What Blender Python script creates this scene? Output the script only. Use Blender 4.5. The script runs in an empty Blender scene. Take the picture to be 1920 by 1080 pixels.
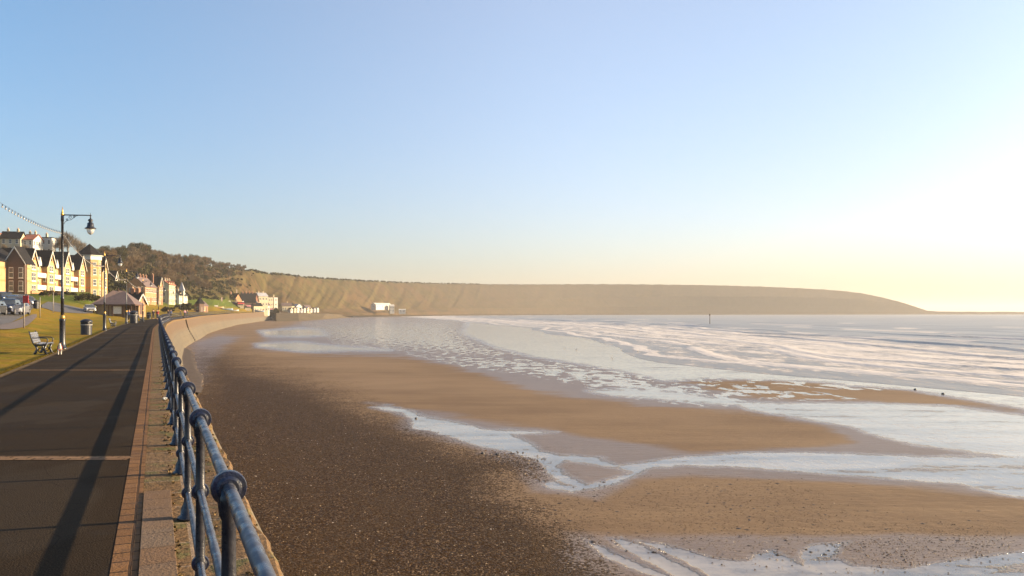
import bpy, bmesh, math, random
import numpy as np
from mathutils import Vector, Matrix, noise
R = math.radians
sc = bpy.context.scene
COL = sc.collection
random.seed(7)

# ------------------------------------------------------------------ camera, sky, sun, exposure
F, H0, HC = 1500.0, 586.0, 1.75          # focal length in photo pixels, eye-level row, eye height above the promenade
cam_d = bpy.data.cameras.new('camera'); cam = bpy.data.objects.new('camera', cam_d); COL.objects.link(cam)
cam.location = (0, 0, HC); cam.rotation_euler = (R(90), 0, 0)
cam_d.sensor_width = 36; cam_d.lens = 36*F/1920; cam_d.shift_y = (H0-540)/1920
cam_d.clip_start = .05; cam_d.clip_end = 40000
sc.camera = cam
sc.view_settings.view_transform = 'Standard'; sc.view_settings.look = 'None'
sc.view_settings.exposure = 2.05; sc.view_settings.gamma = 1
SUN_EL, SUN_AZ = 13.5, 75.0
w = bpy.data.worlds.new('World'); sc.world = w; w.use_nodes = True
nt = w.node_tree; bg = nt.nodes['Background']
sky = nt.nodes.new('ShaderNodeTexSky'); sky.sky_type = 'NISHITA'; sky.sun_disc = False
sky.sun_elevation = R(SUN_EL); sky.sun_rotation = R(SUN_AZ)
sky.air_density = 1.0; sky.dust_density = 2.0; sky.ozone_density = 3.0
# thin high haze towards the sun side warms and whitens the clear sky
_tc = nt.nodes.new('ShaderNodeTexCoord'); _dot = nt.nodes.new('ShaderNodeVectorMath'); _dot.operation = 'DOT_PRODUCT'
_dot.inputs[1].default_value = (math.cos(R(SUN_EL))*math.sin(R(SUN_AZ)), math.cos(R(SUN_EL))*math.cos(R(SUN_AZ)), math.sin(R(SUN_EL)))
nt.links.new(_tc.outputs['Generated'], _dot.inputs[0])
_mr = nt.nodes.new('ShaderNodeMapRange'); _mr.interpolation_type = 'SMOOTHSTEP'
for _i, _v in zip((1, 2, 3, 4), (-.35, .45, 0, 1)): _mr.inputs[_i].default_value = _v
nt.links.new(_dot.outputs['Value'], _mr.inputs[0])
_tint = nt.nodes.new('ShaderNodeMix'); _tint.data_type = 'RGBA'; _tint.blend_type = 'MULTIPLY'; _tint.inputs[0].default_value = 1
nt.links.new(sky.outputs[0], _tint.inputs[6])
_sz = nt.nodes.new('ShaderNodeSeparateXYZ'); nt.links.new(_tc.outputs['Generated'], _sz.inputs[0])
_mz = nt.nodes.new('ShaderNodeMapRange'); _mz.interpolation_type = 'SMOOTHSTEP'; nt.links.new(_sz.outputs[2], _mz.inputs[0]); _mz.inputs[1].default_value = .03; _mz.inputs[2].default_value = .36
_tm = nt.nodes.new('ShaderNodeMix'); _tm.data_type = 'RGBA'; nt.links.new(_mz.outputs[0], _tm.inputs[0]); _tm.inputs[6].default_value = (.885, .90, .97, 1); _tm.inputs[7].default_value = (.84, .995, 1.04, 1)
_md = nt.nodes.new('ShaderNodeMapRange'); _md.interpolation_type = 'SMOOTHSTEP'; nt.links.new(_dot.outputs['Value'], _md.inputs[0])
for _i, _v in zip((1, 2, 3, 4), (.30, .80, 1.0, .80)): _md.inputs[_i].default_value = _v
_vm = nt.nodes.new('ShaderNodeVectorMath'); _vm.operation = 'SCALE'; nt.links.new(_tm.outputs[2], _vm.inputs[0]); nt.links.new(_md.outputs[0], _vm.inputs['Scale'])
nt.links.new(_vm.outputs[0], _tint.inputs[7])
_hz = nt.nodes.new('ShaderNodeMix'); _hz.data_type = 'RGBA'; _hz.blend_type = 'ADD'; _hz.clamp_result = False
nt.links.new(_mr.outputs[0], _hz.inputs[0]); nt.links.new(_tint.outputs[2], _hz.inputs[6]); _hz.inputs[7].default_value = (.84, .56, .36, 1)
nt.links.new(_hz.outputs[2], bg.inputs[0]); bg.inputs[1].default_value = 0.065
sd = bpy.data.lights.new('sun', 'SUN'); sun = bpy.data.objects.new('sun', sd); COL.objects.link(sun)
sd.energy = 3.6; sd.angle = R(0.55); sd.color = (1.0, .76, .48)
sdir = Vector((math.cos(R(SUN_EL))*math.sin(R(SUN_AZ)), math.cos(R(SUN_EL))*math.cos(R(SUN_AZ)), math.sin(R(SUN_EL))))
sun.rotation_euler = sdir.to_track_quat('Z', 'Y').to_euler(); sun.location = (60, 20, 60)

# ------------------------------------------------------------------ helpers
def gp(px, py, z=0.0):
    d = F*(HC-z)/(py-H0); return Vector(((px-960)/F*d, d, z))
def pd(px, d, z=0.0): return Vector(((px-960)/F*d, d, z))
def zy(py, d): return HC + (H0-py)*d/F

def tag(o, label=None, cat=None, group=None, kind=None):
    if label: o['label'] = label
    if cat: o['category'] = cat
    if group: o['group'] = group
    if kind: o['kind'] = kind
    return o
def empty(name, loc=(0,0,0), rz=0):
    o = bpy.data.objects.new(name, None); COL.objects.link(o); o.location = loc; o.rotation_euler = (0,0,rz); o.empty_display_size=.2
    return o
def copy_tree(o, parent=None):
    c = o.copy(); COL.objects.link(c)
    if parent is not None:
        c.parent = parent
    for ch in list(o.children): copy_tree(ch, c)
    return c
def smooth(me, ang=None):
    for p in me.polygons: p.use_smooth = True

class MB:
    def __init__(s): s.v=[]; s.f=[]; s.m=[]; s.M=Matrix.Identity(4)
    def add(s, vs, fs, mi=0):
        b=len(s.v); s.v += [tuple(s.M @ Vector(v)) for v in vs]; s.f += [tuple(b+i for i in f) for f in fs]; s.m += [mi]*len(fs)
    def box(s, x0,x1,y0,y1,z0,z1, mi=0):
        s.add([(x0,y0,z0),(x1,y0,z0),(x1,y1,z0),(x0,y1,z0),(x0,y0,z1),(x1,y0,z1),(x1,y1,z1),(x0,y1,z1)],
              [(0,3,2,1),(4,5,6,7),(0,1,5,4),(1,2,6,5),(2,3,7,6),(3,0,4,7)], mi)
    def poly(s, pts, y0, y1, mi=0):     # xz outline extruded along y
        n=len(pts); s.add([(x,y0,z) for x,z in pts]+[(x,y1,z) for x,z in pts],
              [tuple(range(n)), tuple(range(2*n-1,n-1,-1))]+[(i,i+n,(i+1)%n+n,(i+1)%n) for i in range(n)], mi)
    def tube(s, pts, r, n=8, mi=0, cap=True):
        pts=[Vector(p) for p in pts]; rs = r if isinstance(r,(list,tuple)) else [r]*len(pts)
        vs=[]; up=Vector((0,0,1)); prev=None
        for i,p in enumerate(pts):
            t=(pts[min(i+1,len(pts)-1)]-pts[max(i-1,0)])
            if t.length<1e-9: t=Vector((0,0,1))
            t.normalize()
            a = prev if prev is not None else (t.cross(up) if abs(t.dot(up))<.95 else t.cross(Vector((1,0,0))))
            a = (a - t*a.dot(t)).normalized(); prev=a; b=t.cross(a)
            for k in range(n):
                an=2*math.pi*k/n; vs.append(p+(a*math.cos(an)+b*math.sin(an))*rs[i])
        fs=[]
        for i in range(len(pts)-1):
            for k in range(n): fs.append((i*n+k,i*n+(k+1)%n,(i+1)*n+(k+1)%n,(i+1)*n+k))
        if cap: fs.append(tuple(range(n))[::-1]); fs.append(tuple((len(pts)-1)*n+k for k in range(n)))
        s.add(vs,fs,mi)
    def lathe(s, prof, c=(0,0,0), n=14, mi=0):   # prof: (r,z)
        c=Vector(c); s.tube([c+Vector((0,0,z+i*1e-6)) for i,(r,z) in enumerate(prof)], [max(r,.0005) for r,z in prof], n, mi)
    def ball(s, c, r, n=8, mi=0, sq=(1,1,1)):
        vs=[];fs=[]
        for i in range(n+1):
            th=math.pi*i/n
            for k in range(n*2):
                ph=math.pi*k/n; vs.append((c[0]+r*sq[0]*math.sin(th)*math.cos(ph), c[1]+r*sq[1]*math.sin(th)*math.sin(ph), c[2]+r*sq[2]*math.cos(th)))
        m=2*n
        for i in range(n):
            for k in range(m):
                a,b,c2,d=i*m+k,(i)*m+(k+1)%m,(i+1)*m+(k+1)%m,(i+1)*m+k
                fs.append((a,d,c2,b))
        s.add(vs,fs,mi)
    def build(s, name, mat, parent=None, sm=False, bevel=0):
        me=bpy.data.meshes.new(name); me.from_pydata(s.v,[],s.f); 
        for m in (mat if isinstance(mat,(list,tuple)) else [mat]): me.materials.append(m)
        me.polygons.foreach_set('material_index', s.m)
        if sm: smooth(me)
        me.update(); o=bpy.data.objects.new(name,me); COL.objects.link(o)
        if parent is not None: o.parent=parent
        if bevel:
            b=o.modifiers.new('bevel','BEVEL'); b.width=bevel; b.segments=2; b.limit_method='ANGLE'
        return o

def grid_mesh(name, V, mat, uv=None, attrs=None, sm=True, mask=None):
    """V: (rows, cols, 3) array"""
    nr,nc=V.shape[:2]; idx=np.arange(nr*nc).reshape(nr,nc)
    q=np.stack([idx[:-1,:-1],idx[:-1,1:],idx[1:,1:],idx[1:,:-1]],-1)
    if mask is not None: q=q[mask]
    q=q.reshape(-1,4)
    me=bpy.data.meshes.new(name); me.vertices.add(nr*nc); me.vertices.foreach_set('co', V.astype(np.float32).ravel())
    me.loops.add(q.size); me.loops.foreach_set('vertex_index', q.ravel().astype(np.int32))
    me.polygons.add(len(q)); me.polygons.foreach_set('loop_start', np.arange(0,q.size,4,dtype=np.int32))
    me.update(calc_edges=True)
    me.polygons.foreach_set('use_smooth', np.full(len(q),bool(sm)))
    if uv is not None:
        l=me.uv_layers.new(name='UVMap'); l.data.foreach_set('uv', uv.reshape(-1,2)[q.ravel()].astype(np.float32).ravel())
    for k,a in (attrs or {}).items():
        at=me.attributes.new(k,'FLOAT','POINT'); at.data.foreach_set('value', a.astype(np.float32).ravel())
    me.materials.append(mat); o=bpy.data.objects.new(name,me); COL.objects.link(o)
    return o

class NT:
    """tiny wrapper for material nodes"""
    def __init__(s, name):
        s.m=bpy.data.materials.new(name); s.m.use_nodes=True; s.t=s.m.node_tree; s.b=s.t.nodes['Principled BSDF']; s.out=s.t.nodes['Material Output']
    def n(s, ty, **kw):
        nd=s.t.nodes.new(ty)
        for k,v in kw.items(): setattr(nd,k,v)
        return nd
    def l(s,a,b): s.t.links.new(a,b)
    def val(s, inp, v):
        if hasattr(v,'is_output') or hasattr(v,'links') : s.l(v,inp)
        else:
            try: inp.default_value=v
            except Exception: inp.default_value=(*v,1) if len(v)==3 else v
    def coord(s, kind='Object', scale=(1,1,1), rot=(0,0,0)):
        c=s.n('ShaderNodeTexCoord'); mp=s.n('ShaderNodeMapping'); mp.inputs['Scale'].default_value=scale; mp.inputs['Rotation'].default_value=rot
        s.l(c.outputs[kind],mp.inputs[0]); return mp.outputs[0]
    def noise(s, vec, scale, detail=4, rough=.55, dist=0):
        nd=s.n('ShaderNodeTexNoise'); s.l(vec,nd.inputs['Vector']); nd.inputs['Scale'].default_value=scale; nd.inputs['Detail'].default_value=detail
        nd.inputs['Roughness'].default_value=rough; nd.inputs['Distortion'].default_value=dist; return nd.outputs['Fac']
    def vor(s, vec, scale, feat='F1', out='Distance', rand=1):
        nd=s.n('ShaderNodeTexVoronoi', feature=feat); s.l(vec,nd.inputs['Vector']); nd.inputs['Scale'].default_value=scale; nd.inputs['Randomness'].default_value=rand; return nd.outputs[out]
    def ramp(s, x, a, b, ca=0.0, cb=1.0, interp='SMOOTHSTEP'):
        nd=s.n('ShaderNodeMapRange', interpolation_type=interp); s.val(nd.inputs[0],x)
        for i,v in zip((1,2,3,4),(a,b,ca,cb)): s.val(nd.inputs[i],v)
        return nd.outputs[0]
    def mix(s, fac, a, b, blend='MIX'):
        nd=s.n('ShaderNodeMix', data_type='RGBA', blend_type=blend); s.val(nd.inputs[0],fac); s.val(nd.inputs[6],a); s.val(nd.inputs[7],b); return nd.outputs[2]
    def math(s, op, a, b=0.0, c=None):
        nd=s.n('ShaderNodeMath', operation=op); s.val(nd.inputs[0],a); s.val(nd.inputs[1],b)
        if c is not None: s.val(nd.inputs[2],c)
        return nd.outputs[0]
    def attr(s, name, out='Fac'):
        nd=s.n('ShaderNodeAttribute'); nd.attribute_name=name; return nd.outputs[out]
    def sep(s, vec):
        nd=s.n('ShaderNodeSeparateXYZ'); s.l(vec,nd.inputs[0]); return nd.outputs
    def bump(s, h, strength=.5, dist=.02, prev=None):
        nd=s.n('ShaderNodeBump'); s.val(nd.inputs['Height'],h); s.val(nd.inputs['Strength'],strength); nd.inputs['Distance'].default_value=dist
        if prev is not None: s.l(prev,nd.inputs['Normal'])
        return nd.outputs[0]
    def set(s, base=None, rough=None, metal=None, normal=None, spec=None):
        if base is not None: s.val(s.b.inputs['Base Color'],base)
        if rough is not None: s.val(s.b.inputs['Roughness'],rough)
        if metal is not None: s.val(s.b.inputs['Metallic'],metal)
        if spec is not None: s.val(s.b.inputs['Specular IOR Level'],spec)
        if normal is not None: s.l(normal,s.b.inputs['Normal'])
        return s.m
def simple(name, c1, c2=None, scale=3, rough=.7, metal=0, bump=0, bscale=30, bdist=.01, coord='Object', spec=.5):
    t=NT(name); v=t.coord(coord); c2=c2 or tuple(x*.75 for x in c1)
    f=t.ramp(t.noise(v,scale,5),.35,.65); nrm=t.bump(t.noise(v,bscale,4),bump,bdist) if bump else None
    return t.set(t.mix(f,c1,c2),t.ramp(t.noise(v,scale*2.3,3),.3,.7,max(rough-.08,0),min(rough+.08,1)),metal,nrm,spec)

MT={}
MT['black_iron']=simple('black_iron',(.012,.014,.022),(.03,.03,.035),12,.32,0,.35,90,.004)
MT['navy_iron']=simple('navy_iron',(.012,.018,.05),(.02,.022,.03),14,.28,0,.5,70,.004)
MT['gold']=simple('gold_paint',(.55,.33,.08),(.4,.22,.05),20,.35,.6)
MT['white_paint']=simple('white_paint',(.64,.61,.54),(.52,.5,.43),4,.5)
MT['cream']=simple('cream_render',(.46,.40,.27),(.38,.32,.21),.6,.85,0,.2,6)
MT['white_render']=simple('white_render',(.58,.55,.48),(.46,.43,.36),.6,.8,0,.2,6)
MT['grey_render']=simple('grey_render',(.36,.36,.37),(.28,.28,.30),.6,.85)
MT['slate']=simple('slate_roof',(.011,.011,.013),(.02,.019,.02),1.4,.85,0,.4,7,.03,spec=.08)
MT['brown_roof']=simple('brown_tile_roof',(.13,.085,.075),(.09,.065,.06),1.5,.75,0,.4,7,.03)
MT['red_roof']=simple('red_tile_roof',(.32,.10,.05),(.22,.07,.04),1.5,.75,0,.4,7,.03)
MT['brown_wood']=simple('brown_wood',(.10,.045,.025),(.06,.03,.02),5,.6)
MT['shaded_cream_panel']=simple('shaded_cream_panel',(.22,.16,.09),(.16,.12,.07),1.2,.85)  # cream shelter panels, with their shade put into a darker tan
MT['glass']=simple('window_glass',(.05,.06,.07),(.09,.10,.11),.8,.12)
MT['chimney']=simple('chimney_brick',(.30,.14,.08),(.22,.11,.07),4,.85)
MT['pot']=simple('chimney_pot',(.42,.22,.12),(.5,.35,.22),4,.8)
MT['rubber']=simple('tyre_rubber',(.015,.015,.016),(.025,.025,.025),9,.8)
MT['alloy']=simple('alloy_wheel',(.45,.45,.47),(.35,.35,.37),9,.3,.8)
MT['headlight']=simple('headlight_glass',(.85,.85,.82),(.6,.6,.6),20,.08)
MT['red_plastic']=simple('red_lens',(.5,.02,.02),(.4,.02,.02),9,.2)
MT['skin']=simple('skin',(.55,.33,.24),(.5,.28,.2),9,.55)
MT['hair_dark']=simple('dark_hair',(.03,.02,.015),(.06,.04,.03),30,.7)
MT['concrete_post']=simple('concrete_grey',(.30,.29,.27),(.22,.21,.19),4,.9)

def brick_mat(name, c1, c2, mortar, bands=None, bandh=2.7):
    t=NT(name); v=t.coord('Object'); s=t.sep(v)
    cb=t.n('ShaderNodeCombineXYZ'); t.l(t.math('ADD',s[0],s[1]),cb.inputs[0]); t.l(s[2],cb.inputs[1])
    b=t.n('ShaderNodeTexBrick'); t.l(cb.outputs[0],b.inputs['Vector']); b.inputs['Scale'].default_value=1
    b.inputs['Brick Width'].default_value=.23; b.inputs['Row Height'].default_value=.078; b.inputs['Mortar Size'].default_value=.008
    b.inputs['Color1'].default_value=(*c1,1); b.inputs['Color2'].default_value=(*c2,1); b.inputs['Mortar'].default_value=(*mortar,1)
    col=t.mix(t.ramp(t.noise(v,.7,4),.35,.7,0,.45),b.outputs['Color'],tuple(x*.6 for x in c1))
    if bands:
        m=t.math('MODULO',s[2],bandh); k=t.ramp(m,bandh-.42,bandh-.40)
        col=t.mix(k,col,bands)
    return t.set(col,.88,0,t.bump(t.noise(v,25,3),.3,.01))
MT['yellow_brick']=brick_mat('yellow_brick',(.37,.245,.10),(.33,.205,.08),(.45,.36,.24),(.48,.19,.07),2.75)
MT['red_brick']=brick_mat('red_brick',(.27,.10,.045),(.23,.08,.04),(.35,.25,.18))
MT['orange_brick']=brick_mat('orange_brick',(.36,.175,.07),(.31,.14,.06),(.40,.28,.18))
MT['shaded_brown_brick']=brick_mat('shaded_brown_brick',(.12,.065,.04),(.09,.05,.032),(.10,.075,.06))  # darkened so the colour carries the shade on the flats' wing
# ------------------------------------------------------------------ plan of the sea wall and promenade
RP = [(-12,5.61),(0,.27),(40,-17.53),(75,-33.1),(97,-42.4),(131,-56.0),(160,-65.8),(172,-69.6),(219,-85.6),(270,-101),(375,-131),(500,-161),(616,-187)]
ZP = [(-50,0),(38,0),(68,.2),(98,.38),(130,.5),(160,.6),(375,1.3),(616,2.3),(2000,2.3)]
def zp(y): return np.interp(y,[a for a,b in ZP],[b for a,b in ZP])
_Y=np.arange(-12,616.01,.5); _X=np.interp(_Y,[a for a,b in RP],[b for a,b in RP])
_ks=np.exp(-np.linspace(-2,2,41)**2); _ks/=_ks.sum()
_Xp=np.pad(_X-np.polyval(np.polyfit(_Y[:40],_X[:40],1),_Y),20,mode='edge'); _X=np.convolve(_Xp,_ks,'valid')+np.polyval(np.polyfit(_Y[:40],_X[:40],1),_Y)
_dx=np.gradient(_X,_Y); _L=np.hypot(_dx,1); NX,NY=1/_L,-_dx/_L       # outward (seaward) normal
_S=np.concatenate([[0],np.cumsum(np.hypot(np.diff(_X),np.diff(_Y)))])
def path(off, ys=None):
    ys=_Y if ys is None else ys
    x=np.interp(ys,_Y,_X); nx=np.interp(ys,_Y,NX); ny=np.interp(ys,_Y,NY)
    return x+nx*off, ys+ny*off
def ribbon(name, offs, zs, mat, y0=-12, y1=616, step=.5, kind='structure', dz=None):
    """strip along the promenade through lateral offsets with heights above the promenade level"""
    ys=[y0]
    while ys[-1]<y1: ys.append(ys[-1]+step*(1+max(0,ys[-1])/40))
    ys[-1]=y1; ys=np.array(ys); V=np.zeros((len(ys),len(offs),3)); U=np.zeros((len(ys),len(offs),2))
    s=np.interp(ys,_Y,_S)
    for j,(o,z) in enumerate(zip(offs,zs)):
        X,Y=path(o,ys); V[:,j,0]=X; V[:,j,1]=Y; V[:,j,2]=(zp(Y)+z) if z>-3 else z; U[:,j,0]=o if j==0 else U[:,j-1,0]+math.hypot(offs[j]-offs[j-1], zs[j]-zs[j-1]); U[:,j,1]=s
    if name=='kerb_stones':
        rr=np.random.RandomState(8).rand(len(ys)); rr=.6*rr+.4*np.interp(ys,ys[::4],np.random.RandomState(9).rand(len(ys[::4])))
        for j in (4,5,6): V[:,j,0]+=(rr-.5)*.09*np.interp(ys,_Y,NX); V[:,j,1]+=(rr-.5)*.09*np.interp(ys,_Y,NY)
        V[:,4,2]+=(rr-.5)*.02
    ob=grid_mesh(name,V,mat,uv=U,sm=False); 
    if kind: ob['kind']=kind
    return ob

# asphalt
t=NT('asphalt'); v=t.coord('Object'); n1=t.noise(v,.35,4); n2=t.noise(v,90,3,.7); n3=t.vor(v,70)
c=t.mix(t.ramp(n1,.3,.7),(.018,.012,.0066),(.028,.0185,.0105)); c=t.mix(t.ramp(n2,.45,.75,0,.5),c,(.11,.08,.05))
c=t.mix(t.ramp(t.noise(v,1.6,5,.7),.55,.75,0,.35),c,(.035,.032,.030))
c=t.mix(t.ramp(t.vor(v,2.6),.012,.02,1,0),c,(.38,.35,.3)); c=t.mix(t.ramp(t.vor(t.coord('Object',(1,.6,1)),.35,'F1','Color') if False else t.noise(t.coord('Object',(.5,.25,1)),1,2),.52,.56,0,.35),c,(.052,.040,.028)); crk=t.n('ShaderNodeTexVoronoi',feature='DISTANCE_TO_EDGE'); t.l(t.coord('Object',(.45,.30,1)),crk.inputs['Vector']); c=t.mix(t.ramp(t.math('ADD',crk.outputs['Distance'],t.math('MULTIPLY',n2,.006)),.004,.010,.55,0),c,(.008,.006,.004))
MT['asphalt']=t.set(c,t.ramp(n1,.3,.7,.75,.92),0,t.bump(t.math('ADD',n2,n3),.5,.006),.04)
# brick border: UV.y along the path, bricks laid across
def uvbrick(name,c1,c2,mortar,bw,rh,off=.0,msz=.012,dirt=(.06,.045,.03)):
    t=NT(name); uv=t.coord('UV'); s=t.sep(uv); cb=t.n('ShaderNodeCombineXYZ'); wob=t.noise(t.coord('Object'),3,3)
    t.l(t.math('ADD',s[0],t.math('MULTIPLY',wob,.02)),cb.inputs[0]); t.l(t.math('ADD',s[1],t.math('MULTIPLY',wob,.05)),cb.inputs[1])
    b=t.n('ShaderNodeTexBrick'); b.offset=off; t.l(cb.outputs[0],b.inputs['Vector']); b.inputs['Scale'].default_value=1; b.inputs['Brick Width'].default_value=bw; b.inputs['Row Height'].default_value=rh
    b.inputs['Mortar Size'].default_value=msz; b.inputs['Mortar Smooth'].default_value=.3; b.inputs['Bias'].default_value=0
    b.inputs['Color1'].default_value=(*c1,1); b.inputs['Color2'].default_value=(*c2,1); b.inputs['Mortar'].default_value=(*mortar,1)
    o=t.coord('Object'); d=t.ramp(t.noise(o,5,6,.7),.5,.72,0,.7); col=t.mix(d,b.outputs['Color'],dirt)
    col=t.mix(t.ramp(t.noise(o,1.1,3),.45,.7,0,.5),col,tuple(x*1.15 for x in c2))
    h=t.math('SUBTRACT',t.noise(o,45,4),t.math('MULTIPLY',b.outputs['Fac'],2.2))
    return t.set(col,t.ramp(t.noise(o,6,3),.3,.7,.7,.95),0,t.bump(h,.7,.012),.08)
MT['brick_border']=uvbrick('brick_border',(.215,.112,.048),(.15,.08,.038),(.045,.03,.02),.40,.235)
MT['flag']=uvbrick('flagstone',(.17,.125,.088),(.165,.10,.057),(.07,.05,.035),1.2,.42,0,.006,(.12,.08,.055))
MT['cross_brick']=uvbrick('cross_brick',(.25,.155,.085),(.17,.10,.055),(.02,.015,.01),.215,.11,.5)
# old coping: eroded, mossy
t=NT('old_coping'); v=t.coord('Object'); uv=t.coord('UV'); n1=t.noise(v,2.2,6,.7); n2=t.noise(v,14,5,.7)
c=t.mix(t.ramp(n2,.35,.65),(.19,.112,.05),(.10,.062,.032)); c=t.mix(t.ramp(n1,.5,.62),c,(.10,.095,.035)); c=t.mix(t.ramp(t.noise(v,7,5,.8),.60,.68),c,(.03,.025,.02))
b=t.n('ShaderNodeTexBrick'); b.offset=0; t.l(uv,b.inputs['Vector']); b.inputs['Scale'].default_value=1; b.inputs['Brick Width'].default_value=3; b.inputs['Row Height'].default_value=.62; b.inputs['Mortar Size'].default_value=.014
b.inputs['Color1'].default_value=(0,0,0,1); b.inputs['Color2'].default_value=(.25,.25,.25,1); b.inputs['Mortar'].default_value=(1,1,1,1)
c=t.mix(t.ramp(b.outputs['Fac'],.2,.8,0,.8),c,(.03,.022,.015)); c=t.mix(t.math('MULTIPLY',b.outputs['Color'],.9),c,(.26,.19,.13))
MT['coping']=t.set(c,.9,0,t.bump(t.math('SUBTRACT',t.math('ADD',n2,n1),b.outputs['Fac']),.9,.05),.1)
# sea wall: weathered tan concrete/stone
t=NT('sea_wall'); v=t.coord('Object'); uv=t.coord('UV'); su=t.sep(uv); n1=t.noise(v,.25,5,.6); n2=t.noise(v,3,5,.65)
c=t.mix(t.ramp(n1,.35,.65),(.108,.083,.049),(.085,.071,.048)); c=t.mix(t.ramp(n2,.55,.75,0,.5),c,(.095,.063,.033))
z=t.sep(v)[2]
top=t.ramp(t.math('ADD',z,t.math('MULTIPLY',n2,.9)),-1.7,-.2,0,.85); c=t.mix(top,c,(.085,.048,.022))
bot=t.ramp(t.math('ADD',z,t.math('MULTIPLY',n2,1.0)),-3.2,-3.6,0,.5); c=t.mix(bot,c,(.14,.105,.06))
b=t.n('ShaderNodeTexBrick'); b.offset=.5; t.l(uv,b.inputs['Vector']); b.inputs['Scale'].default_value=1; b.inputs['Brick Width'].default_value=1.35; b.inputs['Row Height'].default_value=4.2; b.inputs['Mortar Size'].default_value=.025
c=t.mix(t.ramp(b.outputs['Fac'],.2,.9,0,.75),c,(.04,.03,.02))
st=t.n('ShaderNodeTexNoise'); mp=t.n('ShaderNodeMapping'); mp.inputs['Scale'].default_value=(.15,1.3,1); t.l(uv,mp.inputs[0]); t.l(mp.outputs[0],st.inputs['Vector']); st.inputs['Scale'].default_value=1; st.inputs['Detail'].default_value=5
c=t.mix(t.ramp(st.outputs['Fac'],.50,.66,0,.7),c,(.055,.042,.022))
MT['sea_wall']=t.set(c,.85,0,t.bump(t.math('ADD',n2,t.noise(v,20,4)),.5,.04))

promenade=ribbon('promenade',[-4.05,-.53],[0,0],MT['asphalt'])
ribbon('brick_paving',[-.53,-.36],[.003,.003],MT['brick_border'])
ribbon('flagstone_paving',[-.355,-.352,-.118,-.115],[.0,.014,.014,.0],MT['flag'],-12,7.9,.25)
ribbon('kerb_stones',[-.36,-.10,.10,.33,.50,.53,.53],[-.006,-.004,-.012,.003,-.012,-.04,-.25],MT['coping'],-12,616,.2)
ribbon('pavement_edge',[-4.22,-4.19,-4.05],[-.02,.03,.012],simple('edging_stone',(.12,.085,.05),(.075,.055,.03),5,.95,0,.6,30,spec=.05))
# two strips of brick crossing the asphalt
for yc,hw,nm in ((9.6,.125,0),(24.3,.12,1),(61,.15,2)):
    xs=[path(-4.05,np.array([yc*1.06]))[0][0], path(-.53,np.array([yc]))[0][0]-.2]
    xa=np.interp(yc,path(-4.05)[1],path(-4.05)[0]); xb=np.interp(yc,path(-.53)[1],path(-.53)[0]); n=30
    V=np.zeros((2,n,3)); U=np.zeros((2,n,2)); xx=np.linspace(xa,xb,n)
    for i,y in enumerate((yc-hw,yc+hw)):
        V[i,:,0]=xx; V[i,:,1]=y+np.random.RandomState(3+i).rand(n)*.012; V[i,:,2]=zp(y)+.005; U[i,:,0]=xx; U[i,:,1]=y-yc+.11
    o=grid_mesh('brick_crossing',V,MT['cross_brick'],uv=U,sm=False); o['kind']='structure'

def wall_section(y0,y1,label,group=None,bot=2.3,lean=1.0,top=-.04):
    offs=[-.6,.45,.50,.50,.62,.95,1.45,bot,bot]; zs=[-.3,-.26,-.22,-.55,-1.4,-2.4,-2.9999,-4.0,-4.6]
    offs=[.30,.49,.49,.56,.72,.98,1.45,bot*.87,bot,bot+.05]; zr=[.0,-.01,-.22,-.5,-1.1,-1.9,-2.7,-3.5,-4.0,-4.6]
    ys=np.arange(y0,y1,1.0 if y1<200 else 3.0); ys[-1]=y1; V=np.zeros((len(ys),len(offs),3)); U=np.zeros((len(ys),len(offs),2))
    s=np.interp(ys,_Y,_S)
    for j,o in enumerate(offs):
        X,Y=path(o,ys); zt=zp(Y); fr=(zr[j]+4)/4
        V[:,j,0]=X; V[:,j,1]=Y; V[:,j,2]=-4+fr*(4+zt) if zr[j]>-4.1 else -4.6
        U[:,j,0]=-zr[j]; U[:,j,1]=s
    V[:,0,2]-=.3
    e=empty('sea_wall',(0,0,0)); tag(e,label,'sea wall',group)
    o=grid_mesh('wall_face',V,MT['sea_wall'],uv=U,sm=False); o.parent=e
    # end faces: a solid wall
    m=MB()
    for k in (0,-1):
        pts=[tuple(V[k,j]) for j in range(len(offs))]; back=path(-3.0,np.array([ys[k]])); pts.append((back[0][0],back[1][0],-4.6)); pts.append((back[0][0],back[1][0],float(V[k,0,2])))
        m.add(pts,[tuple(range(len(pts)))])
    m.build('end_face',MT['sea_wall'],e)
    return e
wall_section(-12,158.5,'curved tan sea wall below the near railing, ending at the dark vertical gap')
wall_section(161.5,616,'long pale sea wall beyond the dark vertical gap, lit by the sun')
# far lower wall running on towards the cliffs
top=[pd(518,606,zy(587,606)),pd(560,640,zy(587,640)),pd(612,760,zy(588,760)),pd(640,900,zy(590,900)),pd(662,1060,zy(592,1060))]
bot=[gp(518,603,-4),gp(560,602,-4),gp(600,599.5,-4),gp(630,597.3,-4),gp(662,595,-4)]
m=MB(); m.add([tuple(p) for p in top]+[(q.x,q.y,-4.5) for q in bot]+[(p.x-3,p.y+6,p.z) for p in top]+[(p.x-3,p.y+6,-4.5) for p in top],[(i,i+1,i+6,i+5) for i in range(4)]+[(i+10,i+11,i+1,i) for i in range(4)]+[(0,5,15,10),(4,14,19,9)])
e=empty('sea_wall'); tag(e,'farthest tan sea wall tapering down towards the cliffs','sea wall'); m.build('wall_face',simple('far_wall_stone',(.12,.088,.048),(.085,.065,.04),.12,.9,0,.3,3,spec=.1),e)
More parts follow.
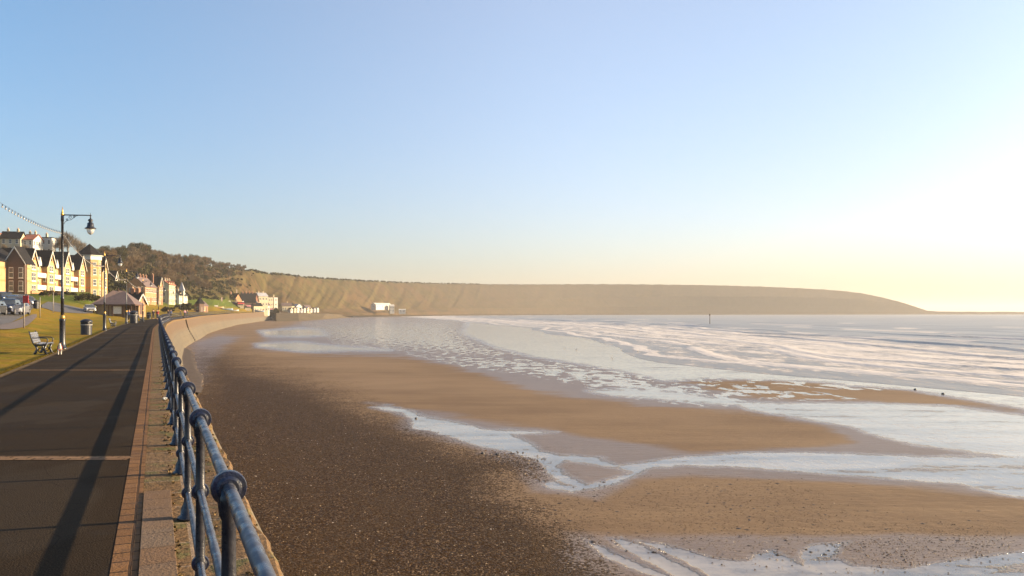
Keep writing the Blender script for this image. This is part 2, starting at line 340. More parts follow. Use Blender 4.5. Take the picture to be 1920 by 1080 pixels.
# recess between the two sections with its steps
m=MB(); 
for i in range(12):
    X0,Y0=path(-.6+.24*i,np.array([158.6,161.4])); X1,Y1=path(-.6+.24*(i+1),np.array([158.6,161.4])); zt=.55-.38*i; zb=-4.6
    vs=[(X0[0],Y0[0],zb),(X1[0],Y1[0],zb),(X1[1],Y1[1],zb),(X0[1],Y0[1],zb)]; vs+= [(a,b,zt) for a,b,c_ in vs]
    m.add(vs,[(0,3,2,1),(4,5,6,7),(0,1,5,4),(1,2,6,5),(2,3,7,6),(3,0,4,7)])
o=m.build('beach_steps',MT['sea_wall']); tag(o,'narrow concrete steps set in the dark gap of the sea wall','steps')
# apron at the wall foot
ys=np.linspace(55,125,60); rr=np.random.RandomState(5); V=np.zeros((60,5,3)); U=np.zeros((60,5,2))
for j,o_ in enumerate([2.2,2.3,3.2,0,0]):
    edge=2.4+1.0*np.clip(np.sin((ys-55)/70*math.pi)*1.6,0,1)+rr.rand(60)*.35
    off=np.full(60,o_) if j<3 else edge+(0.02 if j==4 else 0)
    off=np.minimum(off,edge+.02)
    X=np.interp(ys,_Y,_X)+np.interp(ys,_Y,NX)*off; Y=ys+np.interp(ys,_Y,NY)*off
    V[:,j,0]=X; V[:,j,1]=Y; V[:,j,2]=[-3.80,-3.82,-3.88,-3.93,-4.2][j]; U[:,j,0]=off; U[:,j,1]=ys
o=grid_mesh('concrete_apron',V,simple('wet_concrete',(.10,.075,.055),(.075,.055,.04),1.5,.75,0,.4,12,spec=.15),uv=U,sm=False); o['kind']='structure'

# ------------------------------------------------------------------ beach
def sdf(PX,PY,polys,kx=.35):
    P=np.stack([PX*kx,PY],-1).reshape(-1,2); best=np.full(len(P),-1e9)
    for poly in polys:
        q=np.array(poly,float); q[:,0]*=kx; n=len(q); d=np.full(len(P),1e9); ins=np.zeros(len(P),bool)
        for i in range(n):
            a=q[i]; b=q[(i+1)%n]; e=b-a; w_=P-a; tt=np.clip((w_@e)/(e@e+1e-9),0,1); d=np.minimum(d,np.hypot(*(w_-tt[:,None]*e).T))
            c1=(a[1]<=P[:,1])!=(b[1]<=P[:,1]); xi=a[0]+(P[:,1]-a[1])/((b[1]-a[1]) if b[1]!=a[1] else 1e-9)*e[0]; ins^= c1&(P[:,0]<xi)
        best=np.maximum(best,np.where(ins,d,-d))
    return best.reshape(PX.shape)
W_FILM=[
 [(490,621),(560,616),(600,619),(610,628),(560,631),(500,629)],[(482,645),(560,642),(640,650),(730,656),(560,658),(485,650)],
 [(880,602),(960,589),(1100,600),(1250,650),(1500,680),(1920,715),(2400,770),(2400,830),(1920,765),(1800,745),(1700,729),(1500,714),(1330,709),(1250,713),(1150,692),(1000,668),(930,650),(870,625)],
 [(1373,753),(1467,757),(1630,756),(1780,762),(1897,777),(2100,800),(2400,850),(2400,960),(1920,858),(1847,850),(1713,833),(1630,813),(1597,800),(1480,780),(1400,768)],
 [(1100,732),(1180,730),(1290,738),(1380,752),(1420,762),(1330,757),(1230,748),(1150,742)],
 [(700,764),(725,761),(765,768),(790,780),(855,791),(915,806),(985,808),(1045,810),(1000,813),(960,814),(990,828),(1015,846),(1045,853),(1080,855),(1060,862),(1045,872),(1060,890),(1090,905),(1120,914),(1095,918),(1050,903),(1025,885),(1016,870),(1005,860),(960,849),(900,837),(850,821),(800,807),(777,803),(772,790),(757,776),(715,768)],
 [(1040,853),(1130,857),(1120,862),(1160,873),(1200,868),(1260,858),(1400,849),(1550,850),(1720,856),(1920,857),(2300,880),(2300,960),(1920,914),(1847,911),(1697,899),(1563,889),(1380,876),(1280,873),(1215,878),(1195,890),(1160,903),(1115,915),(1090,912),(1150,897),(1185,885),(1160,878),(1100,868),(1060,862)],
 [(1012,902),(1050,906),(1100,916),(1075,921),(1030,915)],
 [(1090,1008),(1110,1015),(1150,1035),(1200,1058),(1280,1090),(1255,1090),(1180,1065),(1130,1040)],
 [(1135,1008),(1165,1008),(1210,1025),(1270,1055),(1340,1095),(1295,1095),(1220,1055),(1170,1030)],
 [(1190,1012),(1240,1020),(1290,1033),(1340,1047),(1400,1052),(1420,1036),(1450,1032),(1480,1045),(1530,1072),(1550,1095),(1360,1100),(1310,1065),(1250,1038)],
 [(1500,1040),(1520,1022),(1590,1017),(1570,1030),(1560,1045),(1600,1060),(1700,1066),(1750,1055),(1850,1042),(1950,1030),(2200,1040),(2200,1180),(1900,1200),(1520,1130)],
 [(1790,902),(1920,905),(2100,925),(2000,940),(1900,930),(1820,915)],
]
W_STREAK=[[(560,604),(700,592),(880,590),(900,640),(1000,670),(860,668),(740,658),(640,650),(590,630)],[(735,658),(860,668),(980,670),(1150,690),(1250,712),(1420,745),(1460,765),(1300,762),(1180,748),(1080,722),(980,703),(860,688)],
 [(1300,716),(1440,722),(1640,748),(1500,752),(1330,742)],
 [(1000,690),(1330,700),(1700,722),(1640,735),(1400,720),(1100,712)],
 [(1600,790),(1740,795),(1900,800),(1920,812),(1700,812)]]
DAMP=[[(570,603),(640,592),(840,590),(1300,700),(2400,760),(2400,1000),(1920,930),(1560,905),(1300,890),(1190,900),(1120,935),(1000,920),(960,870),(860,835),(760,810),(740,775),(690,755),(1000,800),(1300,850),(1500,840),(1600,830),(1550,800),(1430,775),(1200,760),(1000,735),(900,700),(760,668),(560,662),(480,652),(510,620)],
 [(340,730),(360,640),(410,628),(450,632),(420,650),(400,680),(385,720)],
 [(1060,1000),(1600,1005),(2200,1010),(2200,1200),(1000,1200)],
 [(640,608),(1000,690),(1300,745),(1640,760),(1640,745),(1300,700),(900,600)]]
SHING=[[(335,760),(372,668),(430,664),(480,690),(560,712),(620,735),(690,772),(760,800),(830,828),(900,848),(990,862),(1010,890),(950,900),(940,930),(1010,960),(1060,1010),(1100,1060),(1180,1110),(1260,1400),(-400,1700),(-400,900)]]
SPARSE=[[(930,930),(1200,900),(1300,890),(1500,900),(1620,960),(1900,985),(1900,1060),(1500,1080),(1040,1020)]]
ys=np.concatenate([[3200,2200],np.arange(1700,1100,-20),np.arange(1100,760,-2.0),np.arange(760,600,-1.0),np.arange(600,588,-.6),[587.6,587.2,586.9]])
xs=np.concatenate([np.arange(-6000,-200,200),np.arange(-200,260,20),np.arange(260,2100,4.0),np.arange(2100,2600,25),np.arange(2600,9000,250)])
PX,PY=np.meshgrid(xs,ys); D=F*(HC+4)/(PY-H0); X=(PX-960)/F*D
X=np.clip(X,-7000,7000)
f_w=sdf(PX,PY,W_FILM); f_s=sdf(PX,PY,W_STREAK); f_d=sdf(PX,PY,DAMP); f_d=np.minimum(f_d,-sdf(PX,PY,[[(1290,715),(1400,715),(1520,719),(1700,734),(1800,749),(1900,768),(1700,753),(1500,750),(1400,742)]])-2); f_sh=sdf(PX,PY,SHING); f_sp=sdf(PX,PY,SPARSE)
Zb=np.full_like(D,-4.0)
Zb=Zb-.012*np.clip((f_w+6)/14,0,1)      # channels lie a little lower than the sand bars
V=np.stack([X,D,Zb],-1)
t=NT('sand'); v=t.coord('Object'); aw=t.attr('water'); as_=t.attr('streak'); ad=t.attr('damp'); ash=t.attr('shingle'); asp=t.attr('sparse')
nA=t.noise(v,.35,5,.6); nB=t.noise(v,1.8,5,.6); nC=t.noise(v,30,4,.7); nD=t.noise(t.coord('Object',(.10,.35,1),(0,0,R(17))),1,5,.6)
cen=t.math('SUBTRACT',nB,.5); cenA=t.math('SUBTRACT',nA,.5); cenD=t.math('SUBTRACT',nD,.5)
cenS=t.math('SUBTRACT',t.noise(t.coord('Object',(.11,.5,1),(0,0,R(6))),1,5,.65),.5)
wv=t.math('ADD',t.math('ADD',t.math('MINIMUM',aw,5.0),t.math('MULTIPLY',cenS,t.ramp(aw,1.5,6,2.0,32.0))),t.math('ADD',t.math('MULTIPLY',cenD,9.0),t.math('ADD',t.math('MULTIPLY',cen,9.0),t.math('MULTIPLY',t.math('SUBTRACT',t.noise(v,7,4,.6),.5),5.0))))
water1=t.ramp(wv,-.6,1.1)
fine=t.noise(t.coord('Object',(.8,.42,1),(0,0,R(10))),1,4,.6)
stk=t.math('MULTIPLY',t.ramp(t.math('ADD',fine,t.math('MULTIPLY',as_,.006)),.55,.575),t.ramp(as_,-1,2))
water=t.math('MAXIMUM',water1,stk)
dampv=t.math('ADD',ad,t.math('ADD',t.math('MULTIPLY',cenD,26.0),t.math('MULTIPLY',cenA,14)))
damp=t.math('MAXIMUM',t.ramp(dampv,-9,7),t.ramp(wv,-7,0,0,.85))
shv=t.math('ADD',ash,t.math('ADD',t.math('MULTIPLY',cenA,45.0),t.math('MULTIPLY',cenB,14.0) if False else t.math('MULTIPLY',cen,26.0)))
_pv=t.sep(t.vor(v,17,'F1','Color')); sh=t.ramp(t.math('ADD',shv,t.math('MULTIPLY',t.math('SUBTRACT',_pv[0],.5),46.0)),-14,14)
# colours
sand=t.mix(t.ramp(nD,.35,.65),(.215,.142,.080),(.168,.108,.062)); sand=t.mix(t.ramp(nC,.4,.8,0,.35),sand,(.16,.10,.055)); sand=t.mix(t.ramp(t.noise(t.coord('Object',(.25,2.2,1),(0,0,R(12))),1,6,.7),.50,.72,0,.5),sand,(.135,.09,.055))
sand=t.mix(t.ramp(t.noise(v,.06,3),.4,.62,0,.6),sand,(.245,.165,.097))
peb=t.vor(v,23,'F1','Color'); pebd=t.vor(v,23); sp=t.sep(peb)
pcol=t.mix(sp[0],(.027,.014,.005),(.070,.038,.014)); pcol=t.mix(t.ramp(sp[1],.80,.95),pcol,(.21,.14,.08)); pcol=t.mix(t.ramp(sp[2],.75,.9),pcol,(.02,.012,.007))
pcol=t.mix(t.ramp(nB,.4,.7,0,.5),pcol,(.038,.020,.007)); pcol=t.mix(t.ramp(nA,.45,.62,0,.5),pcol,(.062,.036,.015))
spk=t.math('MULTIPLY',t.ramp(t.math('ADD',asp,t.math('MULTIPLY',cen,60)),-8,20),t.ramp(sp[1],.86,.9))
shm=t.math('MAXIMUM',sh,t.math('MULTIPLY',spk,.8))
dryc=t.mix(shm,sand,pcol)
dampc=t.mix(.5,dryc,(.13,.088,.062)); dampc=t.mix(sh,dampc,t.mix(.3,pcol,(.06,.045,.035)))
base=t.mix(damp,dryc,dampc); base=t.mix(water,base,t.mix(t.ramp(t.math('ADD',cenS,t.math('MULTIPLY',cen,.4)),-.12,.12),(.14,.11,.075),(.31,.25,.175)))
near=t.ramp(wv,-5,-.3); rough=t.ramp(damp,0,1,.88,.42); rough=t.mix(near,rough,(.2,.2,.2)); rough=t.mix(shm,rough,t.ramp(sp[0],0,1,.5,.9)); rough=t.mix(water,rough,t.ramp(nB,.4,.7,.12,.24))
rip=t.math('MULTIPLY',t.noise(t.coord('Object',(1,3,1),(0,0,R(14))),1.6,3),.05)
hs=t.math('ADD',t.math('MULTIPLY',nC,.012),rip)
hp=t.math('MULTIPLY',t.ramp(pebd,0,.7,1,0),.045); h=t.mix(shm,hs,hp); h=t.mix(water,h,t.math('MULTIPLY',t.noise(t.coord('Object',(1,.5,1),(0,0,R(15))),3.5,3),.011))
mat=t.set(base,rough,0,t.bump(h,.8,1.0)); 
t.val(t.b.inputs['Specular IOR Level'],t.mix(water,t.mix(near,t.mix(shm,t.ramp(damp,0,1,.12,.5),(.06,.06,.06)),(.8,.8,.8)),(1.0,1.0,1.0)))

cl=lambda a,m=40: np.clip(a,-m,m)
o=grid_mesh('beach',V,mat,attrs={'water':cl(f_w,25),'streak':cl(f_s,25),'damp':cl(f_d),'shingle':cl(f_sh,60),'sparse':cl(f_sp,60)}); o['kind']='structure'

# ------------------------------------------------------------------ sea
QS=[(-400,90),(0,62),(55,50),(75,45),(92,45),(120,50),(160,62),(332,98),(719,140),(1100,170),(1500,300),(1900,520),(2600,900),(11000,2600)]
def qs(y): return np.interp(y,[a for a,b in QS],[b for a,b in QS])+.9*np.sin(y/9.0)+1.5*np.sin(y/23.0+1)
Ys=[-400,-250,-150,-80,-40,-10,10]
while Ys[-1]<10800: Ys.append(Ys[-1]+max(.5,Ys[-1]*.0085)*(1 if Ys[-1]<700 else 4))
Ys=np.array(Ys); Qc=[0.0]
while Qc[-1]<9000: Qc.append(Qc[-1]+(.4 if Qc[-1]<95 else .9 if Qc[-1]<190 else Qc[-1]*.03))
Qc=np.array(Qc); QQ,YY=np.meshgrid(Qc,Ys)
XX=(QQ+qs(YY)-.29*YY)/.957; XX=np.minimum(XX,7000); ZZ=np.full_like(XX,-3.955); foam=np.zeros_like(XX)
def n1(a,sd_): # cheap smooth 1-d noise
    r=np.random.RandomState(sd_).rand(4096); i=np.floor(a).astype(int); f=a-i; f=f*f*(3-2*f); return r[i%4096]*(1-f)+r[(i+1)%4096]*f
waves=[(6,.10,1.0,.9),(12.5,.13,1.1,.9),(19,.20,1.3,.8),(27,.26,1.5,.8),(36,.34,1.6,.7),(46,.42,1.8,.65),(57,.50,1.9,.6),(70,.55,2.1,.5),(86,.50,2.4,.38),(104,.45,2.8,.3),(126,.42,3.2,.2),(150,.4,3.6,.12),(178,.4,4,.08)]
for i,(q0,A,wd,fp) in enumerate(waves):
    wob=(n1(YY/38+50,i)-.5)*7+(n1(YY/9+80,i+30)-.5)*1.6
    amp=.62*A*(.35+1.0*n1(YY/30+10,i+60)); u=(QQ-q0-wob)/wd
    prof=np.where(u<0,np.exp(-(u*1.9)**2),np.exp(-(u*.6)**2)); ZZ+=amp*prof
    brk=n1(YY/22+33,i+90)+.35*n1(YY/4+7,i+120); on=np.clip((brk-(1.0-fp*.85))*5,0,1)
    foam=np.maximum(foam,on*np.where(u<0,np.exp(-((u+.35)*1.5)**2),np.exp(-(u*.75)**2)))
    foam=np.maximum(foam,.55*on*np.exp(-np.clip(u,0,99)/3.2)*(u>0))
ZZ-=.0*QQ; ZZ=np.where(QQ<9,-4.004+(ZZ+4.004)*(QQ/9)**.8,ZZ)
foam=np.maximum(foam,.56*np.clip(1-np.abs(QQ-34)/44,0,1)**.5)
V=np.stack([XX,YY,ZZ],-1)
t=NT('sea_water'); v=t.coord('Object'); fo=t.attr('foam'); R17=(0,0,R(17))
fn=t.noise(t.coord('Object',(1,.5,1),R17),.9,6,.7); fv=t.noise(t.coord('Object',(1,.35,1),R17),.25,5,.6)
fm=t.ramp(t.math('ADD',fo,t.math('ADD',t.math('MULTIPLY',t.math('SUBTRACT',fn,.5),1.1),t.math('MULTIPLY',t.math('SUBTRACT',fv,.5),.9))),.29,.58)
body=t.mix(t.ramp(t.noise(v,.02,4),.35,.65),(.17,.145,.11),(.23,.20,.155)); 
base=t.mix(fm,body,(.55,.50,.45))
wn=t.noise(t.coord('Object',(1,.4,1),R17),1.1,5,.6); wn2=t.noise(t.coord('Object',(1,.4,1),R17),.22,3,.5)
h=t.math('ADD',t.math('MULTIPLY',wn,.12),t.math('MULTIPLY',wn2,.5)); h=t.math('ADD',h,t.math('MULTIPLY',fm,t.math('MULTIPLY',fn,.10)))
mat=t.set(base,t.ramp(fm,0,1,.34,.8),0,t.bump(h,.55,1.0),.42)
o=grid_mesh('sea',V,mat,attrs={'foam':foam}); o['kind']='structure'
# ------------------------------------------------------------------ land behind the promenade, hill and cliffs (one loft)
ex,ey=path(-4.2); epx=960+F*ex[30:]/ey[30:]; edd=ey[30:]; _m=np.maximum.accumulate(epx); 
def edge_d(px): return float(np.interp(px,_m,edd))
def cz(d,py): return (d,zy(py,d))
LC={ -6000:[None,(6,.02),(12,.5),(22,2),(40,5),(60,8),(90,20),(140,24)],
 -1500:[None,(18,.05),(32,.8),(55,2.6),(80,5),(105,8),(140,20),(190,24)],
 -300:[None,(40,.1),(65,1.1),(105,3.2),(140,5.4),(175,8),(230,20),(300,24)],
 0:[None,(48,.15),(80,1.35),(130,3.5),(172,5.8),(205,9),(265,22.5),(330,25)],
 60:[None,(55,.2),(88,1.2),(138,3.2),(182,6.2),(215,9),(270,22.5),(335,25)],
 120:[None,(70,.3),(105,1.1),(150,2.7),(196,6.4),(230,9.5),(280,22),(340,25)],
 165:[None,(82,.4),(120,.9),(165,2.4),(215,6.9),(250,10),(300,21),(360,24)],
 200:[None,(92,.45),(150,1.1),(200,2.6),(240,6),(285,12),(345,24.5),(430,29)],
 260:[None,(185,.8),(220,1.6),(270,4.3),(320,9),(365,18),(420,32),(520,36)],
 330:[None,(235,1.2),(280,2),(330,3.4),(380,7),(430,18),(490,32),(580,35)],
 400:[None,(335,1.5),(370,2.3),(410,4),(450,8.5),(515,20),(585,36),(690,39)],
 470:[None,(485,2),(505,2.3),(535,3.6),(570,8),(630,20),(700,39.5),(820,43)],
 500:[(602,2.1),(612,2.1),(622,2.2),(645,3),(685,8),(740,20),(800,41),(930,45)],
 530:[(625,1.5),(635,1.8),(648,2),(668,3),(700,8),(765,21),(850,43),(1010,47)],
 600:[(770,-1),(800,0),(820,1),(840,3),(870,8),(935,22),(1025,46.5),(1210,50)],
 700:[(1040,-3.6),(1055,-1.5),(1075,1),(1090,3),(1112,8),(1160,23),(1240,51.3),(1460,55)],
 800:[(1290,-4),(1305,-2),(1320,1),(1335,3),(1355,8),(1410,25),(1500,58),(1760,61)],
 900:[(1540,-4),(1555,-2),(1568,1),(1580,3),(1600,9),(1655,27),(1750,65.5),(2000,68)],
 1000:[(1780,-4.2),(1790,-2),(1800,2),(1812,5),(1830,11),(1880,33),(1960,72),(2200,74)],
 1100:[(1960,-4.2),(1970,-2),(1978,2),(1988,6),(2005,14),(2050,38),(2110,78.5),(2350,80)],
 1270:[(2080,-4.2),(2090,-2),(2098,3),(2108,8),(2125,18),(2160,45),(2210,80.5),(2450,82)],
 1400:[(2130,-4.2),(2140,-1),(2148,4),(2158,10),(2172,20),(2200,46),(2250,78),(2480,79)],
 1500:[(2170,-4.2),(2180,-1),(2188,4),(2198,10),(2212,22),(2240,45),(2285,73),(2500,72)],
 1600:[(2210,-4.2),(2220,-1),(2228,4),(2238,10),(2250,20),(2275,42),(2315,65),(2500,62)],
 1650:[(2230,-4.2),(2240,-1),(2248,4),(2256,9),(2268,18),(2290,35),(2325,53),(2450,48)],
 1700:[(2260,-4.2),(2268,-1),(2275,3),(2283,8),(2292,14),(2308,21),(2330,28),(2400,22)],
 1738:[(2285,-4.2),(2290,-2),(2295,0),(2300,2),(2308,4),(2318,6.5),(2335,8),(2370,5)],
 1760:[(2295,-4.2),(2300,-3),(2304,-2),(2308,0),(2315,2),(2325,4),(2338,5),(2370,3)],
 1950:[(2380,-4.2),(2384,-3.5),(2388,-2),(2392,-.5),(2398,1),(2406,2.5),(2416,3),(2440,1)],
 2150:[(2460,-4.5),(2463,-4.4),(2466,-4.3),(2470,-4.2),(2476,-4.1),(2482,-4),(2490,-4),(2510,-4.4)]}
LPX=sorted(LC); K=8
LD=np.zeros((len(LPX),K)); LZ=np.zeros((len(LPX),K))
for i,p in enumerate(LPX):
    for k in range(K):
        if LC[p][k] is None: d=edge_d(p) if p>-4000 else 1.7; LD[i,k]=d; LZ[i,k]=zp(d)-.015
        else: LD[i,k],LZ[i,k]=LC[p][k]
def land_cols(pxs, NR=14):
    """dense profile for each column: D, Z arrays (rows, cols) and knot parameter"""
    tk=np.linspace(0,K-1,(K-1)*NR+1); Dk=np.stack([np.interp(pxs,LPX,LD[:,k]) for k in range(K)]); Zk=np.stack([np.interp(pxs,LPX,LZ[:,k]) for k in range(K)])
    def _sm(A,px):
        if 650<px<1725:
            h=min(60,px-620,(1738-px)*1.0); xs_=px+np.linspace(-h,h,9); return [float(np.mean(np.interp(xs_,LPX,A[:,k]))) for k in range(K)]
        return None
    for j,p_ in enumerate(pxs):
        a_=_sm(LD,p_)
        if a_: Dk[:,j]=a_; Zk[:,j]=_sm(LZ,p_)
    m=pxs<500; Dk[0,m]=[edge_d(p) if p>-4000 else 1.7 for p in pxs[m]]; Zk[0,m]=zp(Dk[0,m])-.015
    Dk[1]=np.maximum(Dk[1],Dk[0]*1.03+.5)
    for k in range(2,K): Dk[k]=np.maximum(Dk[k],Dk[k-1]+2)
    D=np.zeros((len(tk),len(pxs))); Z=np.zeros_like(D)
    for j in range(len(pxs)): D[:,j]=np.interp(tk,range(K),Dk[:,j]); Z[:,j]=np.interp(tk,range(K),Zk[:,j])
    Zs=Z.copy(); 
    for _ in range(10): Zs[1:-1]=.25*Zs[:-2]+.5*Zs[1:-1]+.25*Zs[2:]
    return D,Zs,tk
pxs=np.concatenate([np.arange(-6000,-1500,300),np.arange(-1500,-60,40),np.arange(-60,200,6.0),np.arange(200,1800,2.5),np.arange(1800,2151,15.0)])
LDm,LZm,TK=land_cols(pxs)
LXm=(pxs[None,:]-960)/F*LDm
arc=np.concatenate([[0],np.cumsum(np.hypot(np.diff(LXm[70]),np.diff(LDm[70])))])
mot=np.zeros_like(LZm)
for j in range(len(pxs)):
    px=pxs[j]; 
    if px<215: continue
    A=min(1,(px-215)/250)*(1.15 if px<900 else .55)
    for i in range(len(TK)):
        tt=TK[i]; wgt=max(0,min(1,(tt-3.3)/1.2))*max(0,min(1,(6.15-tt)/.5))
        if wgt<=0: continue
        s=arc[j]; skew=s+(6-tt)*30       # gullies run a little slantwise
        n=noise.noise((skew/38,tt*.35,3))+.55*noise.noise((skew/15,tt*.5,9))+.3*noise.noise((skew/6,tt*1.2,19))
        rid=abs(n)*2-.5
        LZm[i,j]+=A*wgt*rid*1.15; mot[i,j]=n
        if px>1000: LZm[i,j]+=wgt*1.5*noise.noise((s/60,tt,5))
# uneven skyline
for j in range(len(pxs)):
    if pxs[j]>420 and pxs[j]<1735:
        LZm[84-16:,j]+=.9*noise.noise((arc[j]/25,1,1))+.5*noise.noise((arc[j]/7,1,5))
V=np.stack([LXm,LDm,LZm],-1)
lawn=np.zeros_like(LZm); lawn[:]=np.clip(1-(TK[:,None]-2.9)/.5,0,1)*(pxs[None,:]<500)
wood=np.clip(1-np.abs(pxs[None,:]-300)/170,0,1)*np.clip((TK[:,None]-3.6)/.8,0,1)
t=NT('hillside'); v=t.coord('Object'); al=t.attr('lawn'); ak=t.attr('knot'); aw=t.attr('wood'); am=t.attr('gully')
nA=t.noise(v,.018,6,.6); nB=t.noise(v,.09,6,.65); nC=t.noise(v,2.2,6,.75); nD=t.noise(v,.5,5,.6); nE=t.noise(v,.035,8,.7,1.5)
g=t.mix(t.ramp(nC,.35,.65),(.17,.128,.010),(.21,.138,.014)); g=t.mix(t.ramp(nD,.4,.62,0,.85),g,(.22,.125,.025)); g=t.mix(t.ramp(t.noise(v,.16,4),.45,.6,0,.6),g,(.135,.125,.016)); g=t.mix(t.ramp(t.noise(v,5,5,.8),.56,.7,0,.6),g,(.09,.062,.013))
hcol=t.mix(t.ramp(nB,.38,.62),(.088,.060,.024),(.056,.047,.015)); hcol=t.mix(t.ramp(nA,.44,.58),hcol,(.092,.056,.026)); hcol=t.mix(t.ramp(nD,.45,.75,0,.5),hcol,(.032,.026,.010))
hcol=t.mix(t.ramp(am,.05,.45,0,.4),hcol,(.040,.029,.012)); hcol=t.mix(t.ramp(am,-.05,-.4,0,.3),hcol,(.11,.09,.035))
hcol=t.mix(t.math('MULTIPLY',t.ramp(t.math('ADD',ak,t.math('MULTIPLY',nB,.8)),6.2,6.6),.8),hcol,(.068,.08,.02))
hcol=t.mix(t.math('MULTIPLY',t.ramp(t.math('ADD',ak,t.math('MULTIPLY',nB,1.6)),4.6,4.0),.7),hcol,(.078,.048,.025))
hcol=t.mix(t.ramp(aw,.1,.7,0,.8),hcol,(.05,.038,.018))
mid=t.mix(t.ramp(nD,.4,.6),(.075,.095,.016),(.055,.075,.012))
hcol=t.mix(t.math('MULTIPLY',t.ramp(nE,.50,.58),.75),hcol,(.034,.028,.010)); hcol=t.mix(t.math('MULTIPLY',t.ramp(nE,.40,.34),.6),hcol,(.105,.08,.034))
hcol=t.mix(t.ramp(t.sep(v)[1],900,1900,0,.8),hcol,t.mix(t.ramp(nB,.4,.6),(.062,.047,.030),(.048,.038,.024)))
low=t.math('MULTIPLY',t.ramp(ak,4.4,3.9),t.ramp(t.sep(v)[1],560,480))
hcol=t.mix(low,hcol,mid)
c=t.mix(al,hcol,g)
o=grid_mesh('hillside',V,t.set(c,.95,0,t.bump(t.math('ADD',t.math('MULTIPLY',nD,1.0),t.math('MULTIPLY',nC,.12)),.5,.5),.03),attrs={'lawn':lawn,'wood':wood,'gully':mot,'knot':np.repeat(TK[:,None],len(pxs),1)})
o['kind']='structure'
def land_t(px,tt):
    D_,Z_,tk=land_cols(np.array([px])); d=float(np.interp(tt,tk,D_[:,0])); return Vector(((px-960)/F*d,d,float(np.interp(tt,tk,Z_[:,0]))))
def land_d(px,d):
    D_,Z_,tk=land_cols(np.array([float(px)])); return Vector(((px-960)/F*d,d,float(np.interp(d,D_[:,0],Z_[:,0]))))
def land_y(px,py):
    """first ground point of the column that appears at row py"""
    D_,Z_,tk=land_cols(np.array([float(px)])); dd=np.interp(np.linspace(0,K-1,1500),tk,D_[:,0]); zz=np.interp(np.linspace(0,K-1,1500),tk,Z_[:,0])
    yy=H0-F*(zz-HC)/dd; i=int(np.argmax(yy<=py)); return Vector(((px-960)/F*dd[i],dd[i],zz[i]))
def drape(name, cols, mat, dz=.03, n=10, kind='structure'):
    """sheet laid on the ground between rows top/bottom for each column (px, ytop, ybottom)"""
    c=np.array(cols,float); px=np.arange(c[0,0],c[-1,0]+.1,3); yt=np.interp(px,c[:,0],c[:,1]); yb=np.interp(px,c[:,0],c[:,2]); V=np.zeros((n,len(px),3))
    for j,p in enumerate(px):
        a=land_y(p,yb[j]); b=land_y(p,yt[j])
        for i in range(n):
            d=a.y+(b.y-a.y)*i/(n-1); q=land_d(p,d); V[i,j]=(q.x,q.y,q.z+dz)
    o=grid_mesh(name,V,mat); o['kind']=kind; return o
MT['road']=simple('road_asphalt',(.085,.078,.075),(.06,.056,.055),1.2,.8,0,.3,30)
MT['path']=simple('path_asphalt',(.12,.09,.078),(.09,.07,.06),1.2,.85,0,.3,30)
drape('road',[(-60,553,606),(0,553,610),(20,552,606),(38,552,597),(52,553,588),(60,556,580),(66,560,574)],MT['road'],.05,24)
drape('footpath',[(-60,606.5,625),(0,610.5,619),(20,606.5,618.5),(38,600,616),(52,594,611),(62,590,602),(70,590,594)],MT['path'],.06,8)
drape('side_road',[(78,572,577),(90,566,580),(100,567,584),(120,571,586.5),(150,578,588),(175,583,588)],MT['road'],.05,8)

